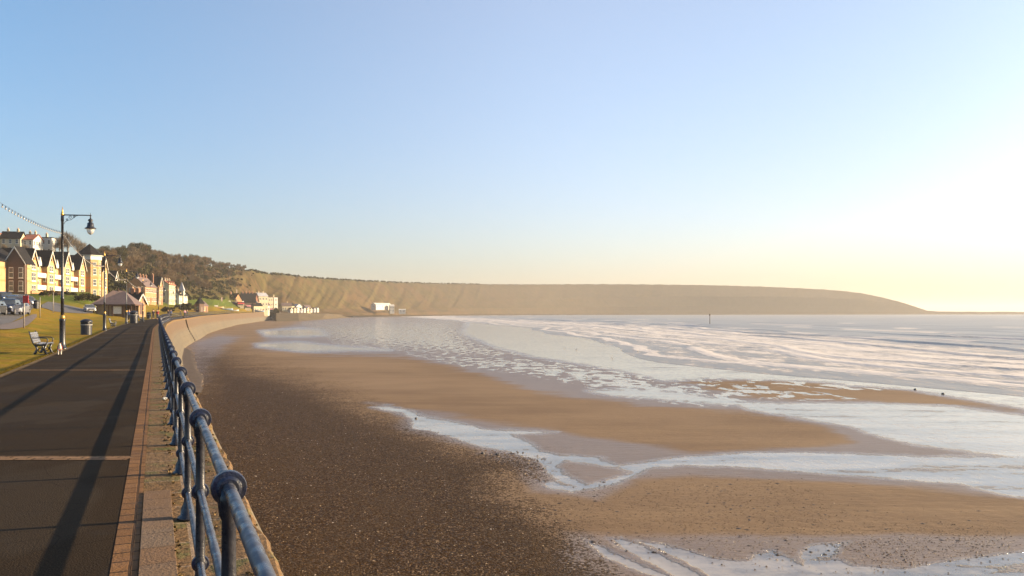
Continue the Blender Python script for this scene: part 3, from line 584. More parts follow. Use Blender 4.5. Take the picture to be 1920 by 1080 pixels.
# ------------------------------------------------------------------ railing
def lathe_z(m,prof,x,y,z,n=10): m.lathe(prof,(x,y,z),n)
def post_mesh(m):
    m.lathe([(.085,0),(.085,.02),(.06,.035),(.052,.10),(.034,.14),(.030,.18),(.036,.2),(.036,.24),(.028,.27),(.026,.62),(.036,.64),(.036,.68),(.027,.71),(.025,.98),(.034,1.0),(.040,1.05),(.040,1.10)],n=12)
RH=[.22,.66,1.10]
rail_dir=lambda y: math.atan2(1,float(np.interp(y,_Y,_dx)))-math.pi/2
def collar(m,r=.064,w=.021):
    # ring whose axis runs along local y
    pr=[(r*.55,-w*1.25),(r*.72,-w*1.0),(r*.96,-w*.95),(r,-w*.7),(r,w*.7),(r*.96,w*.95),(r*.72,w*1.0),(r*.55,w*1.25)]
    m.tube([(0,y,0) for _,y in pr],[q for q,_ in pr],26)
def railing(y0,y1,label,first,maxpost,detail):
    e=empty('railing',(0,0,0)); tag(e,label,'railing')
    s0,s1=np.interp([y0,y1],_Y,_S); sp=2.09; ss=np.arange(s0,s1,sp) if first is None else np.arange(np.interp(first,_Y,_S)-sp,s1,sp)
    yy=np.interp(ss,_S,_Y); xx=np.interp(ss,_S,_X); zz=zp(yy)
    m=MB(); post_mesh(m); proto=m.build('post',MT['black_iron'],e,sm=True)
    m=MB(); collar(m); c0=m.build('collar',MT['navy_iron'],proto)
    m=MB(); post_mesh(m)
    for h in RH: m.M=Matrix.Translation((0,0,h)); collar(m); 
    m.M=Matrix.Identity(4); full=m.build('post',MT['navy_iron'],e,sm=True)
    rest=MB()
    for i in range(len(ss)):
        rz=rail_dir(yy[i])
        if i<detail:
            o=proto if i==0 else proto.copy()
            if i: COL.objects.link(o); o.parent=e
            o.location=(xx[i],yy[i],zz[i]); o.rotation_euler=(0,0,rz)
            for k,h in enumerate(RH):
                cc=c0 if (i==0 and k==0) else c0.copy()
                if not (i==0 and k==0): COL.objects.link(cc); cc.parent=o
                cc.location=(0,0,h); cc.scale=(1,1,1) if k==2 else (.8,.9,.8)
        elif i<maxpost:
            o=full.copy(); COL.objects.link(o); o.parent=e; o.location=(xx[i],yy[i],zz[i]); o.rotation_euler=(0,0,rz)
        else:
            rest.M=Matrix.Translation((xx[i],yy[i],zz[i])) @ Matrix.Rotation(rz,4,'Z'); rest.tube([(0,0,0),(0,0,1.1)],.03,5)
            for h in RH: rest.M=Matrix.Translation((xx[i],yy[i],zz[i]+h)) @ Matrix.Rotation(rz,4,'Z'); rest.tube([(0,-.04,0),(0,.04,0)],.055,6)
    if rest.v: rest.M=Matrix.Identity(4); r_=rest.build('post',MT['black_iron'],e); r_['kind']='stuff'
    if len(ss)<=detail: bpy.data.objects.remove(full)
    else: full.location=(xx[detail],yy[detail],zz[detail]); full.rotation_euler=(0,0,rail_dir(yy[detail])); 
    st=np.linspace(ss[0],ss[-1],int((ss[-1]-ss[0])/1.0)); ry=np.interp(st,_S,_Y); rx=np.interp(st,_S,_X); rz_=zp(ry)
    for k,h in enumerate(RH):
        m=MB(); m.tube([(a,b,c_+h) for a,b,c_ in zip(rx,ry,rz_)],.0235 if k==2 else .021,12); m.build('rail',MT['rail'],e,sm=True)
    return e
t=NT('rail_paint'); v=t.coord('Object'); 
c=t.mix(t.ramp(t.noise(v,5,6,.7),.5,.75),(.045,.05,.066),(.022,.025,.035)); c=t.mix(t.ramp(t.noise(v,26,5,.8),.60,.66),c,(.035,.02,.016)); c=t.mix(t.ramp(t.noise(v,4,6,.8),.60,.66),c,(.10,.045,.02))
MT['rail']=t.set(c,t.ramp(t.noise(v,14,4),.35,.65,.2,.55),0,t.bump(t.noise(v,120,4,.7),.12,.003),.8)
railing(-3,158,'near blue painted railing with ringed posts along the promenade edge',2.97,99,34)
railing(162,600,'distant railing on top of the long pale sea wall',None,99,0)

# ------------------------------------------------------------------ street lamps
def make_lamp():
    e=empty('street_lamp')
    m=MB(); m.lathe([(.20,0),(.20,.10),(.15,.14),(.135,.35),(.125,.4),(.125,1.35),(.14,1.40),(.14,1.46),(.09,1.5)],n=14); m.build('base',MT['black_iron'],e,sm=True)
    m=MB(); m.lathe([(.105,1.46),(.115,1.52),(.115,1.60),(.09,1.66)],n=14); m.build('collar',MT['gold'],e,sm=True)
    m=MB(); m.lathe([(.075,1.5),(.07,2.4),(.085,2.42),(.085,2.48),(.062,2.52),(.055,6.1),(.07,6.12),(.07,6.35),(.05,6.38)],n=12); m.build('pole',MT['black_iron'],e,sm=True)
    m=MB(); m.lathe([(.05,6.36),(.075,6.44),(.05,6.52),(.03,6.62),(.005,6.82)],n=10); m.build('finial',MT['gold'],e,sm=True)
    m=MB(); m.tube([(0,0,6.42),(1.28,0,6.42)],.026,8); m.tube([(0,0,6.42),(.1,0,6.42)],.045,8); m.tube([(1.24,0,6.42),(1.24,0,6.24)],.03,8); m.tube([(1.24,0,6.42),(1.24,0,6.55)],[.02,.005],6)
    m.build('arm',MT['black_iron'],e,sm=True)
    m=MB(); pts=[(.06+.62*u,0,5.98+.40*u**.7+.03*math.sin(u*9)) for u in np.linspace(0,1,14)]; m.tube(pts,.012,6)
    for cx,cz_,r in ((.34,6.31,.08),(.52,6.34,.055),(.2,6.2,.05)): m.tube([(cx+r*(1-a/16)*math.cos(a),0,cz_+r*(1-a/16)*math.sin(a)) for a in np.linspace(0,10,22)],.009,5)
    m.build('scroll_bracket',MT['black_iron'],e,sm=True)
    h=MB(); h.lathe([(.04,6.26),(.10,6.22),(.11,6.16),(.07,6.12),(.09,6.08),(.14,6.04),(.15,5.92),(.17,5.86),(.25,5.81),(.26,5.78),(.24,5.78),(.15,5.83)],(1.24,0,0),16); hd=h.build('lantern_hood',MT['black_iron'],e,sm=True)
    g=MB(); g.lathe([(.165,5.82),(.17,5.74),(.15,5.64),(.10,5.55),(.03,5.50)],(1.24,0,0),16); g.build('globe',MT['lampglass'],e,sm=True)
    return e
t=NT('lamp_glass'); t.b.inputs['Transmission Weight'].default_value=.6; MT['lampglass']=t.set((.85,.80,.70),.12)
LAMPS=[(7.5,'streetlamp standing just left of the view that carries the near end of the bulb string'),(38,'tallest black street lamp, beside the nearest bench'),(68,'second street lamp, between the large litter bin and the second bench'),(98,'third street lamp, in front of the brown roofed shelter'),(130,'fourth street lamp, right of the small gabled kiosk'),(163,'fifth street lamp, in front of the brick terrace'),(196,'sixth street lamp, in front of the cream house'),(232,'seventh street lamp, farthest of the lamps by the bend')]
lp=make_lamp(); lamp_pos=[]
LX=[None,(117,655),(196,None),(237,None),(268,None),(297,None),(315,None),(338,None)]
for i,(d,lab) in enumerate(LAMPS):
    o=lp if i==0 else copy_tree(lp)
    X_,Y_=path(-4.75,np.array([float(d)])); x,y=X_[0],float(d)
    x=np.interp(d,path(-4.75)[1],path(-4.75)[0])
    if LX[i] is not None: x=(LX[i][0]-960)/F*d
    z=zp(d)-.03
    o.location=(x,y,z); o.rotation_euler=(0,0,R(10)); tag(o,lab,'street lamp','street lamps along the promenade'); lamp_pos.append(Vector((x,y,z)))
# festoon strings
MT['bulb']=simple('festoon_bulb',(.5,.42,.32),(.3,.3,.32),9,.2)
bm_=MB(); bm_.tube([(0,0,0),(0,0,-.07)],.012,6,0); bm_.ball((0,0,-.09),.026,5,1)
names=['bulb string rising out of the photo at the left edge','bulb string between the first and second street lamps','bulb string between the second and third street lamps','bulb string between the third and fourth street lamps','bulb string between the fourth and fifth street lamps']
b0=None
for i in range(5):
    a=lamp_pos[i]+Vector((0,0,5.62)); b=lamp_pos[i+1]+Vector((0,0,5.62)); e=empty('festoon_lights',a); tag(e,names[i],'string lights','festoon strings hung between the lamps')
    n=60; pts=[]
    for k in range(n+1):
        u=k/n; p=a.lerp(b,u)-a; p.z-=4*.55*u*(1-u); pts.append(p)
    m=MB(); m.tube(pts,.0045,5); m.build('cable',MT['black_iron'],e)
    for k in range(1,n):
        if b0 is None: b0=bm_.build('bulb',[MT['black_iron'],MT['bulb']],e,sm=True); o=b0
        else: o=b0.copy(); COL.objects.link(o); o.parent=e
        o.location=pts[k]

# ------------------------------------------------------------------ benches and bins
def make_bench():
    e=empty('bench')   # long axis local y, facing +x
    m=MB()
    for k in range(5): x=.04+k*.092; m.box(x,x+.075,-.85,.85,.425-.0*k+.012*abs(k-2),.455+.012*abs(k-2))
    m.build('seat',MT['slat'],e,bevel=.006)
    m=MB()
    for k in range(5):
        z=.50+k*.088; x=-.03-.028*k; m.add([(x,-.85,z),(x+.03,-.85,z),(x+.03,.85,z),(x,.85,z),(x-.024,-.85,z+.072),(x+.006,-.85,z+.072),(x+.006,.85,z+.072),(x-.024,.85,z+.072)],[(0,3,2,1),(4,5,6,7),(0,1,5,4),(1,2,6,5),(2,3,7,6),(3,0,4,7)])
    m.build('backrest',MT['slat'],e)
    for y in (-.72,.72):
        m=MB(); m.tube([(-.19,y,.98),(-.14,y,.8),(-.05,y,.5),(0,y,.41),(.25,y,.39),(.5,y,.43)],[.02,.025,.03,.035,.03,.03],8)
        m.tube([(-.13,y,.72),(0,y,.70),(.25,y,.70),(.42,y,.69),(.49,y,.62),(.46,y,.52),(.42,y,.43)],.02,8)
        m.tube([(.05,y,.40),(.10,y,.25),(.05,y,.1),(.0,y,.02)],[.05,.04,.05,.05],8); m.tube([(.42,y,.42),(.36,y,.25),(.40,y,.1),(.46,y,.02)],[.05,.04,.05,.05],8)
        m.tube([(.23+.09*math.cos(a),y,.2+.09*math.sin(a)) for a in np.linspace(0,6.28,14)],.02,6); m.box(-.06,.52,y-.04,y+.04,0,.03)
        m.build('end_frame',MT['black_iron'],e,sm=True)
    m=MB(); m.tube([(.2,-.72,.36),(.2,.72,.36)],.015,6); m.build('stretcher',MT['black_iron'],e)
    return e
MT['slat']=simple('bench_slat',(.15,.155,.18),(.10,.105,.125),8,.3)
bn=make_bench()
for i,(p,rz,lab) in enumerate([(gp(70,664),R(22),'nearest bench with pale slats and black scrolled ends, left of the tallest lamp'),(gp(208,613.5,.2),R(22),'second bench, on the grass just beyond the second lamp'),(pd(263,112,.40),R(22),'small far bench beside the fourth street lamp'),(pd(247,108,.40),R(22),'small far bench left of the round distant bin')]):
    o=bn if i==0 else copy_tree(bn); o.location=p; o.rotation_euler=(0,0,rz); tag(o,lab,'bench','benches facing the sea')
MT['bin_plastic']=simple('bin_plastic',(.009,.011,.020),(.014,.015,.02),6,.45)
def make_bin():
    e=empty('litter_bin'); m=MB(); m.lathe([(.36,0),(.37,.03),(.37,.78),(.39,.80),(.39,.86)],n=20); m.build('body',MT['bin_plastic'],e,sm=False)
    m=MB(); m.lathe([(.395,.84),(.395,.885),(.375,.90)],n=20); m.build('band',MT['concrete_post'],e)
    m=MB(); 
    for a in range(4):
        m.M=Matrix.Rotation(a*math.pi/2+.78,4,'Z'); m.box(.26,.36,-.1,.1,.9,1.08)
    m.M=Matrix.Identity(4); m.lathe([(.30,.9),(.30,1.06)],n=16); m.lathe([(.40,1.06),(.41,1.10),(.38,1.17),(.25,1.25),(.03,1.29)],n=20); m.build('lid',MT['bin_plastic'],e,sm=True)
    return e
bi=make_bin()
for i,(p,s,lab,mt) in enumerate([(gp(162,631.5),1.0,'large dark litter bin with domed lid between the first two lamps',None),(pd(251,102,.38),1.25,'dark litter bin beside the far benches, right of the third lamp',None),(land_y(68,579),1.0,'small dark green bin on the grass beside the road corner',None),(pd(279,150,.55),1.0,'tiny far bin at the left side of the promenade bend',None)]):
    o=bi if i==0 else copy_tree(bi); o.location=p; o.scale=(s,s,s); tag(o,lab,'litter bin','litter bins')
# sign posts by the road
MT['steel']=simple('galvanised_post',(.30,.27,.23),(.22,.19,.16),5,.5,.3)
def sign(px,py,top,lab,disc=None):
    p=land_y(px,py); hh=(py-top)/F*p.y; e=empty('sign_post',p); m=MB(); m.tube([(0,0,0),(0,0,hh)],.045,8); m.build('pole',MT['steel'],e,sm=True)
    if disc:
        m=MB(); m.M=Matrix.Translation((.0,-.05,hh-.35)) @ Matrix.Rotation(math.pi/2,4,'X'); m.M=Matrix.Translation((.0,-.06,hh-.35)); m.box(-.05,.38,-.02,.02,-.3,.3); sg=m.build('sign_plate',MT['red_plastic'],e)
    tag(e,lab,'sign post'); return e
sign(45,615,553,'thin post with a red sign plate beside the footpath',True)
sign(75,596,557,'thin bare post on the grass right of the small green bin')
sign(100,587,548,'thin short post at the far side of the lawn')
# ------------------------------------------------------------------ buildings
def window_proto():
    m=MB(); m.box(-.5,.5,-.07,.05,0,.06,0); m.box(-.5,.5,-.07,.05,.94,1,0); m.box(-.5,-.44,-.07,.05,.06,.94,0); m.box(.44,.5,-.07,.05,.06,.94,0); m.box(-.44,.44,-.05,.04,.48,.53,0); m.box(-.56,.56,-.12,-.0,-.07,0,0)
    m.box(-.44,.44,-.025,.03,.06,.48,1); m.box(-.44,.44,-.025,.03,.53,.94,1)
    return m
WIN=window_proto(); win_mesh={}
def window(parent, x,y,z,w_,h_,rz=0,frame='white_paint'):
    if frame not in win_mesh:
        o=WIN.build('window',[MT[frame],MT['glass']],parent); win_mesh[frame]=o.data
    else: o=bpy.data.objects.new('window',win_mesh[frame]); COL.objects.link(o); o.parent=parent
    o.location=(x,y,z); o.scale=(w_,1,h_); o.rotation_euler=(0,0,rz); return o
def chevron(m, ax, a0,a1, b0,b1, z, h, ov=.35, th=.16, mi=0):
    """gabled roof; ridge along ax ('x' or 'y') from a0 to a1, eaves at b0 and b1"""
    c=(b0+b1)/2; sl=h/((b1-b0)/2); A0,A1=a0-ov,a1+ov
    prof=[(b0-ov,z-ov*sl),(c,z+h),(b1+ov,z-ov*sl),(b1+ov,z-ov*sl+th),(c,z+h+th*1.2),(b0-ov,z-ov*sl+th)]
    f=(lambda a,b,zz:(a,b,zz)) if ax=='x' else (lambda a,b,zz:(b,a,zz))
    vs=[f(A0,b,zz) for b,zz in prof]+[f(A1,b,zz) for b,zz in prof]; n=6
    m.add(vs,[(0,1,4,5),(1,2,3,4),(6,11,10,7),(7,10,9,8)]+[(i,i+n,(i+1)%n+n,(i+1)%n) for i in range(n)],mi)
def gable_box(m, ax, a0,a1,b0,b1,z0,z,h,mi=0):
    c=(b0+b1)/2; prof=[(b0,z0),(b1,z0),(b1,z),(c,z+h),(b0,z)]
    f=(lambda a,b,zz:(a,b,zz)) if ax=='x' else (lambda a,b,zz:(b,a,zz)); n=5
    m.add([f(a0,b,zz) for b,zz in prof]+[f(a1,b,zz) for b,zz in prof],[tuple(range(5)),tuple(range(9,4,-1))]+[(i,i+n,(i+1)%n+n,(i+1)%n) for i in range(n)],mi)
def bargeboards(m, ax, a, b0,b1,z,h,w_=.28,t_=.08,ov=.35):
    c=(b0+b1)/2; sl=h/((b1-b0)/2); f=(lambda a,b,zz:(a,b,zz)) if ax=='x' else (lambda a,b,zz:(b,a,zz))
    for s in (b0-ov,b1+ov):
        p=[(s,z-ov*sl),(c,z+h),(c,z+h-w_*1.3),(s,z-ov*sl-w_)]; vs=[f(a,b,zz) for b,zz in p]+[f(a+t_,b,zz) for b,zz in p]
        m.add(vs,[(0,1,2,3),(7,6,5,4)]+[(i,i+4,(i+1)%4+4,(i+1)%4) for i in range(4)])
def bld(name,label,cat,px,d,ye,yr,W,D,rz=100,wall='cream',roof='slate',ridge='x',floors=2,nf=3,ns=1,chim=2,group=None,dz=0,base=None,door=True,barge=False,dormers=0):
    p=land_d(px,d); p.z+=dz
    if base is not None: p.z=base
    H=zy(ye,d)-p.z; RH_=zy(yr,d)-zy(ye,d); e=empty(name,p,R(rz)); tag(e,label,cat,group)
    m=MB()
    if ridge=='flat': m.box(0,W,0,D,-3,H)
    elif ridge=='hip': m.box(0,W,0,D,-3,H)
    elif ridge=='x': gable_box(m,'x',0,W,0,D,-3,H,RH_)
    else: gable_box(m,'y',0,D,0,W,-3,H,RH_)
    m.build('wall',MT[wall],e)
    m=MB()
    if ridge=='flat': m.box(-.15,W+.15,-.15,D+.15,H,H+.25)
    elif ridge=='hip':
        i=min(W,D)/2; o=.3; m.add([(-o,-o,H-.05),(W+o,-o,H-.05),(W+o,D+o,H-.05),(-o,D+o,H-.05),(i,i,H+RH_),(max(W-i,i),max(i,D-i) if W<D else i,H+RH_)],[(0,1,5,4),(1,2,5),(2,3,4,5),(3,0,4),(3,2,1,0)])
    elif ridge=='x': chevron(m,'x',0,W,0,D,H,RH_)
    else: chevron(m,'y',0,D,0,W,H,RH_)
    rf=m.build('roof',MT[roof],e)
    for k in range(chim):
        m=MB(); x=(W*(k+.5)/chim if ridge!='y' else W*.5); y=D*.5 if ridge!='y' else D*(k+.5)/chim
        if chim==1: x=W*.12
        zt=H+max(RH_,.5); m.box(x-.35,x+.35,y-.3,y+.3,H-.2,zt+.9); m.box(x-.42,x+.42,y-.37,y+.37,zt+.9,zt+1.0)
        ch=m.build('chimney',MT['chimney'] if wall in('red_brick','orange_brick','shaded_brown_brick') else MT['cream'],rf)
        m=MB(); 
        for q in (-.18,.18): m.lathe([(.11,0),(.09,.45)],(x+q,y,zt+1.0),8)
        m.build('chimney_pot',MT['pot'],rf)
    if barge and ridge=='y':
        m=MB(); bargeboards(m,'y',-.45,0,W,H,RH_); m.build('bargeboard',MT['white_paint'],e)
    fh=H/floors; ww=min(1.2,W/(nf+.5)*.55); wh=min(1.5,fh*.55)
    for fl in range(floors):
        for k in range(nf):
            x=W*(k+.5)/nf
            if door and fl==0 and k==nf//2: continue
            window(e,x,-.01,fl*fh+fh*.28,ww,wh)
        for k in range(ns): window(e,-.01,D*(k+.5)/max(ns,1),fl*fh+fh*.28,min(1.0,D/(ns+.5)*.5),wh,-math.pi/2)
    if door:
        x=W*(nf//2+.5)/nf; m=MB(); m.box(x-.5,x+.5,-.06,.05,0,min(2.1,fh*.85)); dr=m.build('door',MT['brown_wood'],e); m=MB(); m.ball((x+.38,-.09,1.0),.04,5); m.build('handle',MT['gold'],dr)
    for k in range(dormers):
        x=W*(k+.5)/dormers; m=MB(); gable_box(m,'y',.2,D*.45,x-.7,x+.7,H-.1,H+RH_*.45,.7); dm=m.build('dormer',MT[wall],rf); m=MB(); chevron(m,'y',.2,D*.45,x-.7,x+.7,H+RH_*.45,.7,.15,.1); m.build('dormer_roof',MT[roof],rf)
    return e

# --- big yellow brick apartment row
A0=Vector((-108.3,165,6.1)); ap=empty('apartment_building',A0,R(100.4)); tag(ap,'long yellow brick apartment building with white gabled bays, black roof and corner tower','apartment building')
EZ,RZ=6.9,10.3; LEN=75
m=MB(); gable_box(m,'x',-3,LEN-4,0,11,-4,EZ,RZ-EZ-.1); m.build('wall',MT['yellow_brick'],ap)
m=MB(); chevron(m,'x',-3,LEN-4,0,11,EZ,RZ-EZ,.4); rf=m.build('roof',MT['slate'],ap)
for x in (6,20,31,42,53): m=MB(); m.box(x-.5,x+.5,6.6,7.4,EZ+1,RZ+.6); m.build('chimney',MT['orange_brick'],rf)
def bay(s,dz,wd=4.9,dp=1.25,mat='yellow_brick'):
    m=MB(); gable_box(m,'y',-dp,.3,s-wd/2,s+wd/2,-4,EZ+.5+dz,3.6); b=m.build('bay',MT[mat],ap)
    m=MB(); chevron(m,'y',-dp,5.5,s-wd/2,s+wd/2,EZ+.5+dz,3.6,.30,.12); m.build('bay_roof',MT['slate'],b)
    m=MB(); bargeboards(m,'y',-dp-.40,s-wd/2,s+wd/2,EZ+.5+dz,3.6,.34,.09,.3); m.build('bargeboard',MT['white_paint'],b)
    for z in (.1,3.0,5.8): m=MB(); m.box(s-1.25,s+1.25,-dp-.10,-dp-.003,z-.25,z-.05); m.build('sill',MT['white_paint'],b)
    m=MB(); m.box(s-.35,s+.35,-dp-.08,-dp-.003,EZ+1.6+dz,EZ+2.2+dz); m.build('gable_vent',MT['slate'],b)
    for z in (.1,3.0,5.55): 
        for q in (-.62,.62): window(b,s+q,-dp-.01,z,1.05,1.9 if z<5 else 1.5)
    window(b,s-wd/2-.01,-dp/2,3.1,.5,1.5,-math.pi/2)
    return b
for s,dz in ((20.2,-.6),(30.8,-.25),(41.6,.2),(52.6,.1)): bay(s,dz)
for s in (15.0,25.5,36.2,47.1):
    for z in (1.2,4.1): 
        m=MB(); m.box(s-2.6,s+2.6,-1.1,-.003,z-.12,z+.0); m.box(s-2.6,s+2.6,-1.15,-1.08,z,z+.95); m.build('balcony',MT['white_paint'],ap)
        window(ap,s,-.01,z+.05,2.2,2.0)
    window(ap,s,-.01,5.1,1.4,1.3)
for s in (27.0,37.9,48.8):  # little white gables on the eaves
    m=MB(); gable_box(m,'y',-.25,2,s-.8,s+.8,EZ-.1,EZ+.6,1.5); m.build('small_gable',MT['white_paint'],ap)
# wing facing along the promenade
m=MB(); gable_box(m,'x',9.0,11.6,-3.7,.2,-4,EZ-.1,3.3); wg=m.build('wing',MT['shaded_brown_brick'],ap)  # shade of this side is painted into the wall colour
m=MB(); chevron(m,'x',9.0,13.5,-3.7,.2,EZ-.1,3.3,.35,.12); m.build('wing_roof',MT['slate'],wg)
m=MB(); bargeboards(m,'x',8.57,-3.7,.2,EZ-.1,3.3,.3,.08,.35); m.build('bargeboard',MT['white_paint'],wg)
m=MB(); m.box(9.9,11.65,-3.82,-3.5,-4,EZ-.25); m.build('pier',MT['yellow_brick'],wg)
for y in (-2.9,-1.0):
    for z in (.3,3.2): window(wg,8.99,y,z,.9,2.3,-math.pi/2)
# tower
m=MB(); ts=60.6
def ngon(r,z): return [(ts+r*math.cos(a+math.pi/8),-.6+r*math.sin(a+math.pi/8),z) for a in np.arange(8)*math.pi/4]
vs=ngon(2.9,-4)+ngon(2.9,11.6); m.add(vs,[tuple(range(7,-1,-1)),tuple(range(8,16))]+[(i,(i+1)%8,(i+1)%8+8,i+8) for i in range(8)]); tw=m.build('tower',MT['yellow_brick'],ap)
m=MB(); vs=ngon(3.05,10.4)+ngon(3.05,11.5)+ngon(3.5,11.5)+ngon(3.5,11.75); m.add(vs,[(i,(i+1)%8,(i+1)%8+8,i+8) for i in range(8)]+[(8+i,(i+1)%8+8,(i+1)%8+16,i+16) for i in range(8)]+[(16+i,(i+1)%8+16,(i+1)%8+24,i+24) for i in range(8)]+[tuple(range(24,32))]); m.build('cornice',MT['white_paint'],tw)
m=MB(); vs=ngon(3.7,11.7)+[(ts,-.6,15.0)]; m.add(vs,[(i,(i+1)%8,8) for i in range(8)]+[tuple(range(7,-1,-1))]); m.build('tower_roof',MT['slate'],tw)
for k in range(5,9):
    an=k*math.pi/4; r=2.9*math.cos(math.pi/8)+.01
    for z in (.3,3.2,6.2,8.6): window(tw,ts+r*math.cos(an),-.6+r*math.sin(an),z,.95,1.7 if z<8 else 1.1,an+math.pi/2)
bay(68.6,.4,4.6,2.2)
m=MB(); m.box(14,22,-3.2,-2.9,-1.6,.55); m.build('garden_wall',MT['orange_brick'],ap)

# --- hotels on the cliff top
G='hotels on the cliff top'
bld('hotel','cliff top hotel with pink gable cut by the left edge of the photo','hotel',-4,270,437,430,3,8,100,'cream','red_roof','x',3,1,2,1,G,base=19)
bld('hotel','cream cliff top hotel under a dark slate roof with a brown shaded side','hotel',38,272,446,434,4.5,6.2,100,'cream','slate','y',3,2,3,2,G,base=19)
bld('hotel','cliff top hotel with a red tiled roof and white front','hotel',62,274,449,438,8.5,3.4,100,'white_render','red_roof','y',3,4,2,2,G,base=19)
bld('hotel','end hotel of the cliff top row with grey shaded side and pale front','hotel',97,285,446,444,4,3.6,100,'white_render','slate','flat',3,2,2,1,G,base=19)
# --- houses
G='houses above the promenade'
bld('house','small white gabled house on the slope right of the apartment tower','house',214,300,525,508,5,3,100,'white_render','slate','y',2,2,1,0,G,barge=True)
bld('house','low pale house with a grey roof above the shelter','house',228,310,533,523,8,4,100,'white_render','grey_render','x',2,3,1,1,G)
bld('house','long brick terrace with brown roof and row of chimneys','terrace',272,290,536,519,15.5,6.5,100,'orange_brick','brown_roof','x',2,7,2,4,G,dormers=0)
bld('house','tall brick house with white edged gable facing the sea','house',298,315,536,519,6,5,100,'orange_brick','slate','y',3,2,2,1,G,barge=True)
bld('house','tall cream house with pointed dormers and many chimneys','house',317,340,533,526,11,4.2,100,'cream','red_roof','x',3,4,1,3,G,dormers=3)
g_=bld('house','white house with a small spire at the wooded end of the row','house',336,365,552,545,17,3,100,'white_render','slate','x',2,6,1,2,G,dormers=2)
m=MB(); m.box(6,8,-.6,1.4,-2,zy(545,370)-g_.location.z); tr=m.build('turret',MT['white_render'],g_); m=MB(); zt=zy(545,370)-g_.location.z; m.add([(5.7,-.9,zt),(8.3,-.9,zt),(8.3,1.7,zt),(5.7,1.7,zt),(7,.4,zt+4.2)],[(0,1,4),(1,2,4),(2,3,4),(3,0,4),(3,2,1,0)]); m.build('spire',MT['grey_render'],tr)
bld('kiosk','small kiosk with black roof and sunlit orange gable beside the shelter','kiosk',256,176,567,549,3.6,2.6,84,'orange_brick','slate','y',1,1,1,2,None,base=1.35,barge=True)
bld('hut','low brick hut with pointed dark roof beyond the promenade bend','hut',380,330,573,565,4,4,80,'orange_brick','brown_roof','x',1,2,1,0,None)
bld('brick_shelter','tall narrow dark shelter with pointed roof left of the low brick hut','shelter',374,322,569,556,2.2,2.2,60,'shaded_brown_brick','slate','hip',1,1,1,0,None)
G='village at the boat landing'
for a in [
 ('house','low dark roofed boathouse at the foot of the wooded slope',424,500,574,566,14,8,50,'shaded_brown_brick','slate','x',1,3,1,0),
 ('house','dark slate house with brick gable on the left of the far village','house_a',),
 ]:
    if len(a)<10: continue
    n_,lb,px,d,ye,yr,W,D,rz,wl,rfm,rg,fl,nf,ns,ch=a; bld(n_,lb,'boathouse',px,d,ye,yr,W,D,rz,wl,rfm,rg,fl,nf,ns,ch,G)
VL=[('small red roofed cottage between the brick hut and the boathouse',404,470,572,565,6,5,60,'cream','red_roof','x',1,2,1,1),
 ('low white cottage behind the red awning stall',434,560,566,560,6,5,60,'white_render','slate','x',2,2,1,1),
 ('brown brick cottage wedged behind the black roofed house',463,575,556,551,6,5,60,'orange_brick','brown_roof','y',2,2,1,2),
 ('low cream lodge in front of the twin brick gables',476,548,573,568,7,4,55,'cream','slate','x',1,3,1,0),
 ('small white cottage low down in front of the pale block',493,588,572,567,6,4,55,'white_render','brown_roof','x',1,3,1,1),
 ('small cream house right of the cafe building, first behind the chalets',541,690,573,568,7,5,60,'cream','slate','x',1,2,1,1),
 ('small grey roofed white house, second behind the chalets',556,725,574,570,7,5,60,'white_render','grey_render','y',1,2,1,0),
 ('little tan house, third behind the chalets',573,760,576,572,7,5,60,'cream','brown_roof','x',1,2,1,0),
 ('dark slate house with sunlit brick gable, leftmost in the far village',440,530,562,550,6,9,60,'orange_brick','slate','y',2,2,2,1),
 ('big black roofed house in the middle of the far village',455,545,566,549,9,7,35,'shaded_brown_brick','slate','x',2,3,1,4),
 ('red brick house with twin pointed gables in the far village, left half',472,552,563,550,3,8,50,'red_brick','brown_roof','y',3,1,2,1),
 ('narrow red brick gable house pressed against the pale block',478,554,563,550,3,8,50,'red_brick','brown_roof','y',3,1,2,1),
 ('tall pale block with grey roof in the far village',485,560,555,549,7,7,45,'cream','grey_render','x',3,3,2,2),
 ('cream flat topped house right of the tall pale block',499,640,558,555,6,6,45,'cream','grey_render','flat',3,3,2,1),
 ('slim bright cream house at the right end of the village',514,650,558,555,3.2,3,45,'white_render','grey_render','flat',3,1,1,1),
 ('low yellowish cafe building beyond the dark bush',529,665,573,568,8,5,30,'cream','brown_roof','x',1,4,1,0)]
for lb,px,d,ye,yr,W,D,rz,wl,rfm,rg,fl,nf,ns,ch in VL: bld('village_house',lb,'house',px,d,ye,yr,W,D,rz,wl,rfm,rg,fl,nf,ns,ch,G)
far=bld('cliff_house','long white building alone at the foot of the far cliff','house',705,1060,571,568,34,8,62,'white_render','white_render','x',1,6,1,0,None,base=zy(577,1060))
bld('cliff_house','small white tower house beside the long white cliff building','house',731,1078,574,571,6,6,20,'white_render','white_render','x',2,2,1,0,None,base=zy(584,1078))
bld('cliff_house','tiny white hut right of the white buildings under the cliff','hut',748,1085,581,579.5,9,4,10,'white_render','white_render','x',1,2,0,0,None,base=zy(585,1085))
